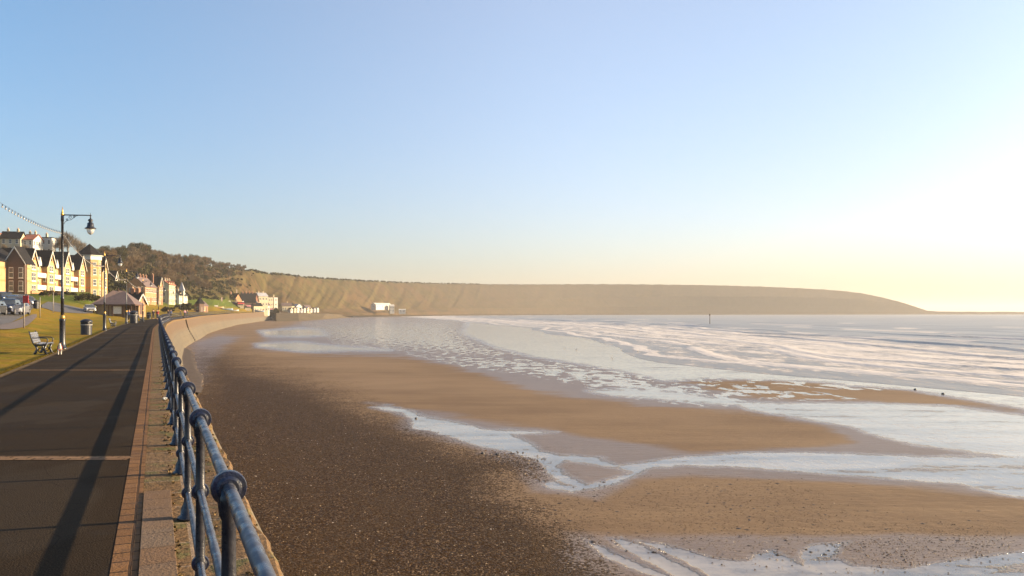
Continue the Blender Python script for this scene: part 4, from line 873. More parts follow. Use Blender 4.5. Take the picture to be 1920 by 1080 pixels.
# --- promenade shelter: brown roof on dark posts, cream panels
sh=empty('promenade_shelter',pd(180,150,1.15),R(12)); tag(sh,'low shelter with broad brown hipped roof and cream panels between dark posts','shelter')
m=MB(); W,D,H=6.2,6,2.15; o=.75
m.add([(-o,-o,H),(W+o,-o,H),(W+o,D+o,H),(-o,D+o,H),(2.2,2.6,H+2.65),(4.1,3.4,H+2.65)],[(0,1,5,4),(1,2,5),(2,3,4,5),(3,0,4),(3,2,1,0)]); r_=m.build('roof',MT['brown_roof'],sh)
m=MB(); m.box(-o,W+o,-o-.04,-o+.06,H-.22,H+.02); m.box(-o-.04,-o+.06,-o,D+o,H-.22,H+.02); m.box(W+o-.06,W+o+.04,-o,D+o,H-.22,H+.02); m.build('fascia',MT['brown_wood'],sh)
m=MB(); m.box(3.0,3.2,2.9,3.1,H+2.5,H+3.1); m.build('finial',MT['brown_wood'],r_)
for x,y in ((0,0),(2.1,0),(2.7,0),(4.6,0),(6.0,0),(6.0,3),(0,3)): m=MB(); m.box(x,x+.2,y,y+.2,-.5,H); m.build('post',MT['brown_wood'],sh)
for bx in ((.2,2.1,.06,.14,-.4,H-.25),(2.3,2.7,.06,.14,-.4,H-.25),(.1,6.1,5.8,6,-.4,H),(4.8,6.0,.06,.14,-.4,.5)): m=MB(); m.box(*bx); m.build('panel',MT['shaded_cream_panel'],sh)
m=MB(); m.box(3.0,4.4,.02,.10,.35,1.75); m.build('notice_board',MT['white_paint'],sh)
m=MB(); m.box(.6,5.6,3.4,3.9,.4,.46); m.box(.6,.75,3.4,3.9,-.4,.4); m.box(5.4,5.55,3.4,3.9,-.4,.4); m.build('seat',MT['brown_wood'],sh)
# --- beach huts in the far row
mh=MB(); mh.box(0,2.6,0,2.4,-.5,2.1,0); b_=MB()
for i in range(9):
    px=545+i*6.2; d=640+i*13; p=land_d(px,d); p.z=zy(583.2-.05*i,d); e=empty('beach_chalet',p,R(60)); 
    m=MB(); gable_box(m,'y',0,2.6,0,2.4+.4*(i%2),-1.5,1.7+.5*((i*7)%3)/2,.9); m.build('wall',MT[['white_render','cream','white_render','grey_render'][i%4]],e); m=MB(); chevron(m,'y',0,2.6,0,2.4+.4*(i%2),1.7+.5*((i*7)%3)/2,.9,.2,.1); m.build('roof',MT[['slate','brown_roof','white_render'][i%3]],e)
    m=MB(); m.box(.6,1.5,-.06,-.003,0,1.6); m.build('door',MT[['brown_wood','navy_iron','red_plastic'][i%3]],e)
    tag(e,['leftmost','second from left','third from left','fourth from left','middle','fourth from right','third from right','second from right','rightmost'][i]+' beach chalet of the pale row between the village and the far cliff','beach chalet','row of beach chalets')
# --- snack stalls with red and pink awnings
MT['red_cloth']=simple('red_awning',(.50,.06,.05),(.42,.05,.05),3,.7); MT['pink_cloth']=simple('pink_awning',(.60,.25,.24),(.5,.2,.2),3,.7)
for px,d,mt,lab in ((446,505,'red_cloth','seafront stall with a red awning, leftmost of the stalls'),(459,515,'pink_cloth','seafront stall with a pink awning, in front of the black roofed house'),(487,572,'white_paint','seafront stall with a white awning below the pale block'),(503,625,'pink_cloth','seafront stall with a pink awning beside the dark bush')):
    p=land_d(px,d); e=empty('stall',p,R(30)); m=MB(); m.box(0,3.6,0,2.4,-1,2.3); m.build('body',MT['cream'],e); m=MB(); m.add([(-.2,-1.3,2.0),(3.8,-1.3,2.0),(3.8,0,2.7),(-.2,0,2.7),(-.2,-1.3,1.8),(3.8,-1.3,1.8),(3.8,0,2.5),(-.2,0,2.5)],[(0,1,2,3),(7,6,5,4),(0,4,5,1),(1,5,6,2),(2,6,7,3),(3,7,4,0)]); m.build('awning',MT[mt],e); m=MB(); m.box(.4,3.2,-.06,-.003,1,2); m.build('hatch',MT['glass'],e)
    m=MB(); m.box(-.2,3.8,0,2.6,2.7,2.9); m.build('roof',MT['slate'],e); tag(e,lab,'stall','stalls by the boat landing')
# ------------------------------------------------------------------ trees and shrubs
def leaf_mat(name,c1,c2,c3):
    t=NT(name); v=t.coord('Object'); oi=t.n('ShaderNodeObjectInfo'); c=t.mix(t.ramp(t.noise(v,.9,3),.35,.65),c1,c2); c=t.mix(t.math('MULTIPLY',oi.outputs['Random'],.6),c,c3); return t.set(c,.9,0,None,.15)
MT['bark']=simple('bark',(.16,.13,.09),(.09,.07,.05),4,.9,0,.4,14)
MT['twig_brown']=leaf_mat('bare_twigs',(.115,.074,.038),(.078,.052,.027),(.15,.095,.048))
MT['twig_grey']=leaf_mat('grey_twigs',(.13,.10,.064),(.085,.066,.042),(.15,.11,.07))
MT['ivy']=leaf_mat('ivy_leaves',(.034,.035,.010),(.021,.024,.006),(.055,.046,.015))
def crown_mesh(seed, n, rx, rz, cz_, leaf, twig):
    rd=random.Random(seed); m=MB(); cl=[]
    for k in range(13):
        a=rd.uniform(0,6.28); r=rx*rd.uniform(.15,.72); cl.append((r*math.cos(a),r*math.sin(a),cz_+rz*rd.uniform(-.62,.62),rx*rd.uniform(.28,.48)))
    for i in range(n):
        cx,cy,cz2,cr=cl[rd.randrange(len(cl))]; u=rd.gauss(0,1),rd.gauss(0,1),rd.gauss(0,1); L=math.sqrt(sum(q*q for q in u))+1e-6; rr=cr*rd.uniform(.55,1.05)
        p=Vector((cx+u[0]/L*rr,cy+u[1]/L*rr,cz2+u[2]/L*rr*.8)); out=(p-Vector((0,0,cz_-rz*.8))).normalized()
        if twig: a=(out+Vector((rd.gauss(0,.35),rd.gauss(0,.35),rd.gauss(0,.3)))).normalized()*leaf*rd.uniform(1.3,3.2); b=a.cross(Vector((rd.gauss(0,1),rd.gauss(0,1),rd.gauss(0,1)))).normalized()*leaf*.16
        else: a=Vector((rd.gauss(0,1),rd.gauss(0,1),rd.gauss(0,1))).normalized()*leaf*rd.uniform(.5,1.1); b=a.cross(Vector((rd.gauss(0,1),rd.gauss(0,1),rd.gauss(0,1)))).normalized()*leaf*.7
        m.add([p-a-b*.8,p+a-b*.3,p+a+b*.3,p-a+b*.8],[(0,1,2,3)])
    return m,cl
def make_tree(seed,kind):
    rd=random.Random(seed+50); e=empty(kind[0]); m=MB(); 
    m.tube([(0,0,-.6),(.05,0,1.2),(.1,.06,3),(-.05,.1,5)],[.32,.26,.20,.10],8)
    mc,cl=crown_mesh(seed,kind[2],3.6,3.4,6.2,kind[3],kind[4])
    for cx,cy,cz_,cr in cl: 
        b=rd.uniform(1.6,3.8); m.tube([(0,0,b),(cx*.4+rd.uniform(-.3,.3),cy*.4,b+(cz_-b)*.5),(cx,cy,cz_)],[.12,.07,.025],5)
        for q in range(3): m.tube([(cx*.6,cy*.6,b+(cz_-b)*.6),(cx+rd.uniform(-1,1)*cr,cy+rd.uniform(-1,1)*cr,cz_+rd.uniform(0,1.1)*cr)],[.05,.012],4)
    m.build('trunk',MT['bark'],e); mc.build('crown',MT[kind[1]],e); return e
KINDS=[('bare_tree','twig_brown',1500,.30,True),('bare_tree','twig_grey',1100,.28,True),('ivy_tree','ivy',1500,.24,False)]
LABS=['brown bare winter tree in the wood on the slope behind the houses','pale grey twiggy tree in the wood on the slope behind the houses','dark ivy covered tree in the wood on the slope behind the houses']
protos=[make_tree(11+i,k) for i,k in enumerate(KINDS)]; used=[False]*3
def put_tree(k,p,s,lab=None,group=None,sz=1.0):
    o=protos[k] if not used[k] else copy_tree(protos[k]); used[k]=True
    o.location=p; o.scale=(s,s,s*sz); o.rotation_euler=(0,0,random.uniform(0,6.28)); tag(o,lab or LABS[k],'tree',group or 'wood on the slope behind the houses'); return o
rd=random.Random(4)
for i in range(250):
    px=rd.uniform(196,462); u=(px-196)/270; lo=4.3+.2*u; hi=6.1
    tt=rd.uniform(lo,hi) if i%3 else rd.uniform(5.75,6.15)
    if px>400 and tt<4.9: continue
    if px<262 and tt<5.0: tt=rd.uniform(5.1,6.1)
    p=land_t(px,tt); s=rd.uniform(.62,1.0)*(.78 if px<245 else .95 if px<330 else .9 if px<400 else .62)
    if 278<px<330 and tt>5.7 : s*=.85
    p.z-=.5
    k=rd.choices((0,1,2),(6,3,2))[0]
    if 225<px<262 and tt>5.3: k=rd.choice((1,1,2))
    zone='behind the flats tower' if px<235 else 'above the brick terrace' if px<300 else 'above the cream houses' if px<360 else 'above the brick hut' if px<420 else 'at the thinning right end of the wood'
    put_tree(k,p,s,['brown bare winter tree ','pale grey twiggy tree ','dark ivy covered tree '][k]+('on the crest ' if tt>5.7 else 'on the slope ')+zone)
for k,px,d,s,lab in ((1,128,285,1.05,'bare grey tree on the cliff top between the hotels and the tower roof, left one'),(1,146,290,.95,'bare grey tree on the cliff top just left of the tower roof'),(0,112,282,.7,'small bare tree at the right end of the cliff top hotels'),(1,10,250,.5,'bare tree in front of the cream cliff top hotel'),(1,48,252,.55,'bare tree between the dark roofed and red roofed hotels'),(2,180,330,.6,'dark tree behind the tower roof'),(0,190,335,.6,'brown tree right of the tower roof'),(2,197,340,.75,'dark evergreen at the left end of the wooded crest'),(0,430,590,.85,'lone bare tree on the skyline above the far village')):
    put_tree(k,land_d(px,d),s,lab,'single trees on the skyline')
# hill scrub: one mass of low bushes
rd=random.Random(9); m=MB()
def clump(m,p,r,n,leaf,rd):
    for q in range(n):
        a=rd.uniform(0,6.28); e_=rd.uniform(0,1.5); rr=r*rd.uniform(.4,1); c=p+Vector((rr*math.cos(a)*math.cos(e_),rr*math.sin(a)*math.cos(e_),rr*.75*math.sin(e_)))
        u=Vector((rd.gauss(0,1),rd.gauss(0,1),rd.gauss(0,1))).normalized()*leaf; v_=u.cross(Vector((rd.gauss(0,1),rd.gauss(0,1),rd.gauss(0,1)))).normalized()*leaf; m.add([c-u-v_,c+u-v_,c+u+v_,c-u+v_],[(0,1,2,3)])
for i in range(900):
    px=rd.uniform(200,480); tt=rd.uniform(4.0,6.2) if px<440 else (rd.choice((rd.uniform(3.2,4.4),rd.uniform(5.9,6.2),rd.uniform(4,6))))
    if px>440 and rd.random()<.7: continue
    p=land_t(px,tt); clump(m,p,rd.uniform(.9,2.2)*(1 if px<440 else .7),22,rd.uniform(.3,.5),rd)
for i in range(260):
    px=rd.uniform(470,900); p=land_t(px,rd.uniform(5.95,6.3)); clump(m,p,rd.uniform(1.0,2.6),14,rd.uniform(.5,.9),rd)
o=m.build('scrub',MT['ivy']); o['kind']='stuff'
# bushes near the flats
def bush(px,d,r,lab,k='ivy',seed=1,dz=0):
    rd=random.Random(seed); p=land_d(px,d); e=empty('bush',p); m=MB()
    for q in range(9): clump(m,Vector((rd.uniform(-r,r)*.7,rd.uniform(-r,r)*.7,r*.25+rd.uniform(0,r)*.6)),r*.55,130,r*.07,rd)
    m.build('foliage',MT[k],e); m=MB(); 
    for q in range(4): m.tube([(0,0,-.3),(rd.uniform(-.5,.5)*r,rd.uniform(-.5,.5)*r,r*.8)],[.06,.02],5)
    m.build('stem',MT['bark'],e); tag(e,lab,'bush','bushes'); e.location.z+=dz
for i,a in enumerate([(82,172,1.5,'rounded dark bush left of the tallest lamp at the foot of the flats'),(92,176,1.8,'bare brown bush below the balconies of the flats','twig_brown'),(106,180,1.5,'brown bush under the second gabled bay','twig_brown'),(128,190,1.6,'dark bush under the third gabled bay'),(137,192,1.4,'small dark bush right of the third gabled bay'),(158,185,2.4,'wide dark hedge bush left of the shelter roof'),(168,190,2.6,'large dark bush behind the shelter roof, left one'),(178,196,2.6,'large dark bush behind the shelter roof, right one'),(148,178,2.0,'dark bush at the bottom of the grass bank'),(344,300,2.6,'dark rounded shrub beyond the promenade bend'),(352,305,2.4,'dark shrub beside the statue like shrubs at the bend'),(310,250,1.6,'low dark shrub left of the railing bend'),(318,258,1.4,'low dark shrub at the railing bend')]):
    bush(a[0],a[1],a[2]*(.62 if a[0]<190 else 1),a[3],a[4] if len(a)>4 else 'ivy',i)
bush(514,575,4.0,'big dark round bush standing at the end of the pale sea wall','ivy',77)
for _o in COL.objects:
    if str(_o.get('label','')).startswith('big dark round bush'): _o.location=gp(514,600.5,-4.3); _o.scale=(1,1,2.1)

# ------------------------------------------------------------------ cars
def paint(name,c,r=.25,met=.3): 
    if name not in MT: MT[name]=simple(name,c,tuple(x*.9 for x in c),2,r,met)
    return MT[name]
def car(col,lab,p,rz,suv=0):
    e=empty('parked_car',p,rz); h=.12*suv   # local: front is -y
    def loft(m,secs,mi=0):   # secs: (y, half width, z0, z1)
        for i in range(len(secs)-1):
            (ya,wa,a0,a1),(yb,wb,b0,b1)=secs[i],secs[i+1]
            m.add([(-wa,ya,a0),(wa,ya,a0),(wa*.94,ya,a1),(-wa*.94,ya,a1),(-wb,yb,b0),(wb,yb,b0),(wb*.94,yb,b1),(-wb*.94,yb,b1)],[(0,4,5,1),(3,2,6,7),(1,5,6,2),(0,3,7,4)]+([(0,1,2,3)] if i==0 else [])+([(4,7,6,5)] if i==len(secs)-2 else []),mi)
    m=MB(); loft(m,[(-2.15,.72,.38,.62+h),(-2.05,.84,.30,.76+h),(-1.2,.89,.25,.93+h),(-.9,.90,.25,.98+h),(1.5,.90,.25,1.0+h),(2.0,.86,.3,.95+h),(2.12,.78,.38,.8+h)]); loft(m,[(-.35,.70,1.38+h*1.5,1.44+h*1.5),(.2,.72,1.40+h*1.5,1.48+h*1.5),(1.2,.71,1.38+h*1.5,1.46+h*1.5),(1.6,.66,1.30+h*1.5,1.40+h*1.5)]); m.build('body',col,e,bevel=.03)
    m=MB()
    for sx in (-1,1): m.add([(sx*.84,-.95,.96+h),(sx*.84,1.75,.98+h),(sx*.66,1.5,1.40+h*1.5),(sx*.69,-.3,1.40+h*1.5),(sx*.80,-.95,.96+h),(sx*.80,1.75,.98+h),(sx*.62,1.5,1.40+h*1.5),(sx*.65,-.3,1.40+h*1.5)],[(0,1,2,3),(7,6,5,4),(0,4,5,1),(1,5,6,2),(2,6,7,3),(3,7,4,0)])
    m.build('side_window',MT['glass'],e)
    for y0,y1,nm in ((-1.0,-.3,'windscreen'),(1.85,1.55,'rear_window')):
        m=MB(); dy=.04 if y0>0 else -.04; m.add([(-.80,y0+dy,.95+h),(.80,y0+dy,.95+h),(.66,y1,1.40+h*1.5),(-.66,y1,1.40+h*1.5),(-.80,y0-dy,.95+h),(.80,y0-dy,.95+h),(.66,y1-dy,1.40+h*1.5),(-.66,y1-dy,1.40+h*1.5)],[(0,1,2,3),(7,6,5,4),(0,4,5,1),(1,5,6,2),(2,6,7,3),(3,7,4,0)]); m.build(nm,MT['glass'],e)
    for sx in (-1,1):
        for y in (-1.35,1.35):
            m=MB(); m.M=Matrix.Translation((sx*.80,y,.33)) @ Matrix.Rotation(math.pi/2,4,'Y'); m.lathe([(.2,-.11),(.31,-.11),(.335,-.08),(.335,.08),(.31,.11),(.2,.11)],n=18); wh=m.build('wheel',MT['rubber'],e,sm=False)
            m=MB(); m.M=Matrix.Translation((sx*.80,y,.33)) @ Matrix.Rotation(math.pi/2,4,'Y'); m.lathe([(.05,-.125),(.2,-.12),(.2,.12),(.05,.125)],n=14); m.build('rim',MT['alloy'],wh)
        m=MB(); m.ball((sx*.60,-2.10,.66+h),.13,6,0,(1.3,.5,.75)); m.build('headlight',MT['headlight'],e,sm=True)
        m=MB(); m.box(sx*.64-.1,sx*.64+.1,2.08,2.14,.72+h,.86+h); m.build('tail_light',MT['red_plastic'],e)
        m=MB(); m.box(sx*.98-.1,sx*.98+.1,-.75,-.62,1.0+h,1.14+h); m.build('wing_mirror',col,e)
    m=MB(); m.box(-.42,.42,-2.19,-2.13,.5+h,.64+h); m.build('grille',MT['rubber'],e)
    m=MB(); m.box(-.26,.26,-2.22,-2.15,.36,.47); m.build('number_plate',MT['white_paint'],e)
    tag(e,lab,'car','cars parked along the road'); return e
CC=[(16,85,'dark blue off road car with white headlights, nearest of the parked cars',(.02,.025,.05),1,20),
 (33,88,'bright silver car parked right beside the dark blue off road car',(.16,.16,.18),0,20),
 (-14,80,'black car cut by the left edge of the photo',(.015,.015,.018),0,20),
 (41,112,'dark red car behind the red sign plate',(.09,.01,.012),0,25),
 (52,122,'silver blue car farthest right in the upper group',(.2,.22,.26),0,30),
 (24,118,'blue car in the upper group by the shaded brick wing',(.03,.10,.28),0,40),
 (34,128,'pale grey car at the middle of the upper group',(.25,.26,.28),0,40),
 (12,126,'dark blue van like car at the left of the upper group',(.03,.05,.12),1,40),
 (44,136,'black car under the garden wall of the flats',(.02,.02,.022),0,35),
 (2,136,'white car at the far left of the upper group',(.35,.35,.36),0,40),
 (168,146,'pale car on the shaded side road left of the shelter',(.40,.39,.37),0,34)]
for px,d,lab,c,suv,a in CC:
    p=land_d(px,d); p.z+=.06; car(paint('paint_%d'%int(px+40),c),lab,p,R(a),suv)
# ------------------------------------------------------------------ people and dog
def skinned(name,J,E,mat,parent=None,root=0,sub=2):
    me=bpy.data.meshes.new(name); me.from_pydata([j[:3] for j in J],E,[]); o=bpy.data.objects.new(name,me); COL.objects.link(o)
    s=o.modifiers.new('skin','SKIN'); s.use_smooth_shade=True
    for i,j in enumerate(J):
        sv=me.skin_vertices[0].data[i]; sv.radius=(j[3],j[4] if len(j)>4 else j[3]); sv.use_root=(i==root)
    ss=o.modifiers.new('sub','SUBSURF'); ss.levels=sub; ss.render_levels=sub
    me.materials.append(mat)
    if parent: o.parent=parent
    return o
MT['jeans']=simple('dark_trousers',(.03,.035,.06),(.02,.02,.03),9,.85)
def person(p,rz,coat,lab,stride=.22,s=1.0,hat=None):
    e=empty('person',p,rz); e.scale=(s,s,s)
    J=[(0,0,.95,.12,.10),(0,0,1.2,.13,.10),(0,0,1.42,.15,.09),(0,0,1.53,.05),(0,-.01,1.60,.07,.08),(0,-.01,1.72,.075,.09),
       (.17,0,1.42,.05),(.24,-.08,1.16,.04),(.23,-.20,.93,.03),(.23,-.23,.85,.03),(-.17,0,1.42,.05),(-.24,.08,1.16,.04),(-.23,.04,.90,.03),(-.23,.03,.82,.03),
       (.09,0,.90,.09),(.10,-stride*.6,.5,.065),(.10,-stride,.09,.045),(.10,-stride-.14,.04,.035),(-.09,0,.90,.09),(-.10,stride*.3,.5,.065),(-.10,stride,.10,.045),(-.10,stride-.12,.04,.035)]
    E=[(0,1),(1,2),(2,3),(3,4),(4,5),(2,6),(6,7),(7,8),(8,9),(2,10),(10,11),(11,12),(12,13),(0,14),(14,15),(15,16),(16,17),(0,18),(18,19),(19,20),(20,21)]
    skinned('body',J,E,MT['skin'],e)
    Jc=[(0,0,.86,.17,.14),(0,0,1.2,.16,.13),(0,0,1.43,.17,.11),(.18,0,1.41,.068),(.245,-.08,1.16,.058),(.235,-.19,.95,.045),(-.18,0,1.41,.068),(-.245,.08,1.16,.058),(-.235,.045,.93,.045)]
    skinned('coat',Jc,[(0,1),(1,2),(2,3),(3,4),(4,5),(2,6),(6,7),(7,8)],coat,e,1)
    Jt=[(0,0,.92,.13,.12),(.09,0,.86,.10),(.10,-stride*.6,.5,.078),(.10,-stride,.12,.06),(-.09,0,.86,.10),(-.10,stride*.3,.5,.078),(-.10,stride,.13,.06)]
    skinned('trousers',Jt,[(0,1),(1,2),(2,3),(0,4),(4,5),(5,6)],MT['jeans'],e)
    m=MB(); m.ball((0,.02,1.73),.115,8,0,(.9,1.05,1)); m.build('hair',hat or MT['hair_dark'],e,sm=True)
    m=MB()
    for q in (-.03,.03): m.ball((q,-.10,1.70),.012,5)
    m.build('eyes',MT['hair_dark'],e); tag(e,lab,'person'); return e
red=paint('coat_red',(.45,.03,.03),.8,0); pink=paint('coat_pink',(.50,.22,.35),.8,0); dk=paint('coat_dark',(.03,.03,.04),.8,0); blu=paint('coat_blue',(.08,.14,.30),.8,0)
def prom_pt(px,d): return Vector(((px-960)/F*d,d,float(zp(d))))
person(prom_pt(295,143),R(10),red,'walker in a red coat in the middle of the promenade bend')
person(prom_pt(287.5,150),R(20),dk,'walker in a dark coat just left of the red coated walker')
person(prom_pt(346.5,196),R(60),pink,'person in a pink coat leaning by the railing at the bend',.05)
person(prom_pt(351,198),R(100),dk,'person in dark clothes beside the pink coated one at the railing',.05)
person(prom_pt(242.5,122),R(30),blu,'person in a blue coat on the grass side near the far benches',.1)
person(prom_pt(316,185),R(10),dk,'distant dark figure walking past the bend, left of the white bag')
person(prom_pt(320.5,188),R(10),blu,'distant figure in blue walking beside the dark figure')
person(land_d(478,530),R(20),blu,'tiny blue figure at the boat landing',.2)
person(land_d(482,533),R(20),dk,'tiny dark figure at the boat landing',.2)
fur=simple('white_fur',(.72,.68,.60),(.55,.48,.38),14,.9,0,.5,60)
# white terrier by the tallest lamp, seen from the front
dg=empty('dog',gp(112,665),R(30)); dg.scale=(.85,.85,.92); 
J=[(0,.12,.30,.085,.09),(0,-.02,.31,.085,.10),(0,-.13,.32,.08,.095),(0,-.19,.41,.055),(0,-.22,.48,.06),(0,-.30,.465,.035),(0,-.34,.46,.022),
   (.06,-.14,.24,.035),(.06,-.13,.12,.022),(.06,-.14,.03,.024),(.06,-.17,.015,.02),(-.06,-.14,.24,.035),(-.06,-.15,.12,.022),(-.06,-.15,.03,.024),(-.06,-.18,.015,.02),
   (.06,.14,.24,.045),(.065,.10,.16,.03),(.065,.17,.09,.018),(.065,.15,.02,.022),(-.06,.14,.24,.045),(-.065,.10,.16,.03),(-.065,.17,.09,.018),(-.065,.15,.02,.022),
   (0,.20,.35,.022),(0,.24,.44,.016),(0,.22,.50,.01)]
E=[(0,1),(1,2),(2,3),(3,4),(4,5),(5,6),(2,7),(7,8),(8,9),(9,10),(2,11),(11,12),(12,13),(13,14),(0,15),(15,16),(16,17),(17,18),(0,19),(19,20),(20,21),(21,22),(0,23),(23,24),(24,25)]
skinned('body',J,E,fur,dg,1)
m=MB()
for s in (-1,1): m.add([(s*.03,-.21,.52),(s*.065,-.20,.50),(s*.055,-.22,.58),(s*.045,-.19,.51)],[(0,1,2),(1,3,2),(3,0,2),(0,3,1)])
m.build('ear',paint('tan_fur',(.35,.18,.08),.9,0),dg)
m=MB(); m.ball((0,-.365,.462),.014,5); 
for s in (-1,1): m.ball((s*.028,-.272,.50),.009,5)
m.build('face',MT['hair_dark'],dg)
m=MB(); m.tube([(.1*math.cos(a),-.14+.03*math.sin(a),.32+.105*math.sin(a)) for a in np.linspace(0,6.28,16)],.016,6); m.tube([(.1*math.cos(a),-.02,.31+.11*math.sin(a)) for a in np.linspace(0,6.28,16)],.016,6); m.box(-.035,.035,-.16,0,.40,.425); m.build('harness',red,dg)
tag(dg,'small white dog in a red harness at the foot of the tallest lamp','dog')
# ------------------------------------------------------------------ boats, gulls, stones, marker, litter
def boat(px,d,rz,L,c1,lab,z=None):
    p=land_d(px,d) if z is None else pd(px,d,z); e=empty('boat',p,rz); m=MB(); n=11; vs=[]
    for i in range(n):
        u=i/(n-1); x=(u-.5)*L; wd=L*.17*(math.sin(math.pi*min(1,u*.78+.22))**.6); sh_=.75+.45*(u-.5)**2*2+.25*(1-u)
        vs+= [(x,-wd,sh_),(x,-wd*.75,.3),(x,0,.05),(x,wd*.75,.3),(x,wd,sh_),(x,wd*.9,sh_-.02),(x,0,.35),(x,-wd*.9,sh_-.02)]
    fs=[(i*8+k,(i+1)*8+k,(i+1)*8+(k+1)%8,i*8+(k+1)%8) for i in range(n-1) for k in range(8)]+[tuple(range(8))[::-1],tuple((n-1)*8+k for k in range(8))]
    m.add(vs,fs); m.build('hull',c1,e); m=MB(); 
    for x in (-.2*L,.1*L): m.box(x,x+.25,-L*.14,L*.14,.62,.68)
    m.build('thwart',MT['brown_wood'],e); m=MB(); m.box(-.45*L,-.1*L,-.5,.5,.6,1.7); m.build('wheelhouse',MT['white_paint'],e)
    m=MB(); m.tube([(0,0,.5),(0,0,3.0)],.04,6); m.build('mast',MT['steel'],e); tag(e,lab,'boat','boats drawn up at the landing')
boat(423,430,R(25),7.5,paint('boat_blue',(.25,.35,.48),.5,0),'pale blue boat on the slope before the dark boathouse')
boat(436,440,R(20),6.5,paint('boat_white',(.6,.6,.6),.5,0),'white boat right of the pale blue one')
boat(410,425,R(30),5,paint('boat_tan',(.5,.33,.18),.5,0),'tan boat, leftmost at the landing')
boat(487,545,R(25),6,paint('boat_blue',(.25,.35,.48),.5,0),'blue boat in front of the brick gables')
def gull(px,py,lab,rz=0):
    e=empty('seagull',gp(px,py,-4.0),rz); e.scale=(.6,.6,.6); m=MB(); m.ball((0,0,.22),.1,8,0,(.8,1.9,.8)); m.ball((0,-.2,.36),.06,7); m.tube([(0,-.14,.27),(0,-.19,.35)],[.05,.045],7); m.tube([(0,.15,.23),(0,.34,.25)],[.05,.015],6); m.build('body',MT['white_paint'],e,sm=True)
    m=MB(); 
    for s in (-1,1): m.ball((s*.075,.04,.25),.07,6,0,(.35,2.4,.8))
    m.build('wing',MT['grey_render'],e,sm=True); m=MB()
    for s in (-1,1): m.tube([(s*.04,0,.17),(s*.04,0,.0)],.01,5)
    m.build('leg',paint('gull_leg',(.5,.3,.1),.7,0),e); m=MB(); m.tube([(0,-.25,.36),(0,-.32,.35)],[.015,.006],5); m.build('beak',paint('gull_beak',(.6,.4,.05),.5,0),e); tag(e,lab,'seagull','gulls on the wet sand')
for px,py,lab in ((1147,671,'gull on the bright wet film, middle of the beach, upper of the close pair'),(1149,674,'gull on the bright wet film, lower of the close pair'),(1100,710,'gull among the broken puddles'),(1196,661,'gull at the edge of the surf, right of the close pair'),(1165,657,'gull in the thin surf above the close pair'),(1081,657,'gull left of the close pair near the surf'),(1058,655,'leftmost gull near the surf')): gull(px,py,lab,random.uniform(0,6))
def rock(px,py,r,lab,seed):
    rd=random.Random(seed); bm=bmesh.new(); bmesh.ops.create_icosphere(bm,subdivisions=2,radius=r)
    for v in bm.verts: v.co*=1+.35*noise.noise(v.co*(1.6/r)+Vector((seed,0,0))); v.co.z*=.65
    me=bpy.data.meshes.new('rock'); bm.to_mesh(me); bm.free(); me.materials.append(MT['rock']); o=bpy.data.objects.new('rock',me); COL.objects.link(o); p=gp(px,py,-4); p.z+=r*.3; o.location=p; tag(o,lab,'rock','dark stones on the sand')
MT['rock']=simple('rock',(.05,.045,.04),(.09,.08,.07),6,.6,0,.5,20)
for i,a in enumerate([(1716,731,.11,'dark stone on the sand bar edge, left of two'),(1768,739,.11,'dark stone on the sand bar edge, right of two'),(780,785,.08,'dark stone beside the narrow head of the channel'),(905,851,.08,'stone at the shingle edge by the channel, left'),(933,853,.09,'largest stone at the shingle edge by the channel')]): rock(*a,i+1)
mk=empty('marker_pole',gp(1331,608,-4)); m=MB(); m.tube([(0,0,-.5),(0,0,4.6)],.16,8); m.build('pole',MT['brown_wood'],mk); m=MB(); m.lathe([(.05,4.2),(.38,4.3),(.38,4.8),(.05,5.2)],n=8); m.build('topmark',MT['brown_wood'],mk); tag(mk,'lone marker pole standing in the sea before the headland','marker pole')
# crumpled paper by a rail post
rd=random.Random(3); bm=bmesh.new(); bmesh.ops.create_icosphere(bm,subdivisions=2,radius=.045)
for v in bm.verts: v.co*=1+rd.uniform(-.35,.3); v.co.z*=.6
me=bpy.data.meshes.new('paper_litter'); bm.to_mesh(me); bm.free(); me.materials.append(MT['white_paint']); o=bpy.data.objects.new('paper_litter',me); COL.objects.link(o); o.location=gp(309,751)+Vector((0,0,.04)); tag(o,'crumpled white paper lying at the foot of a railing post','litter')
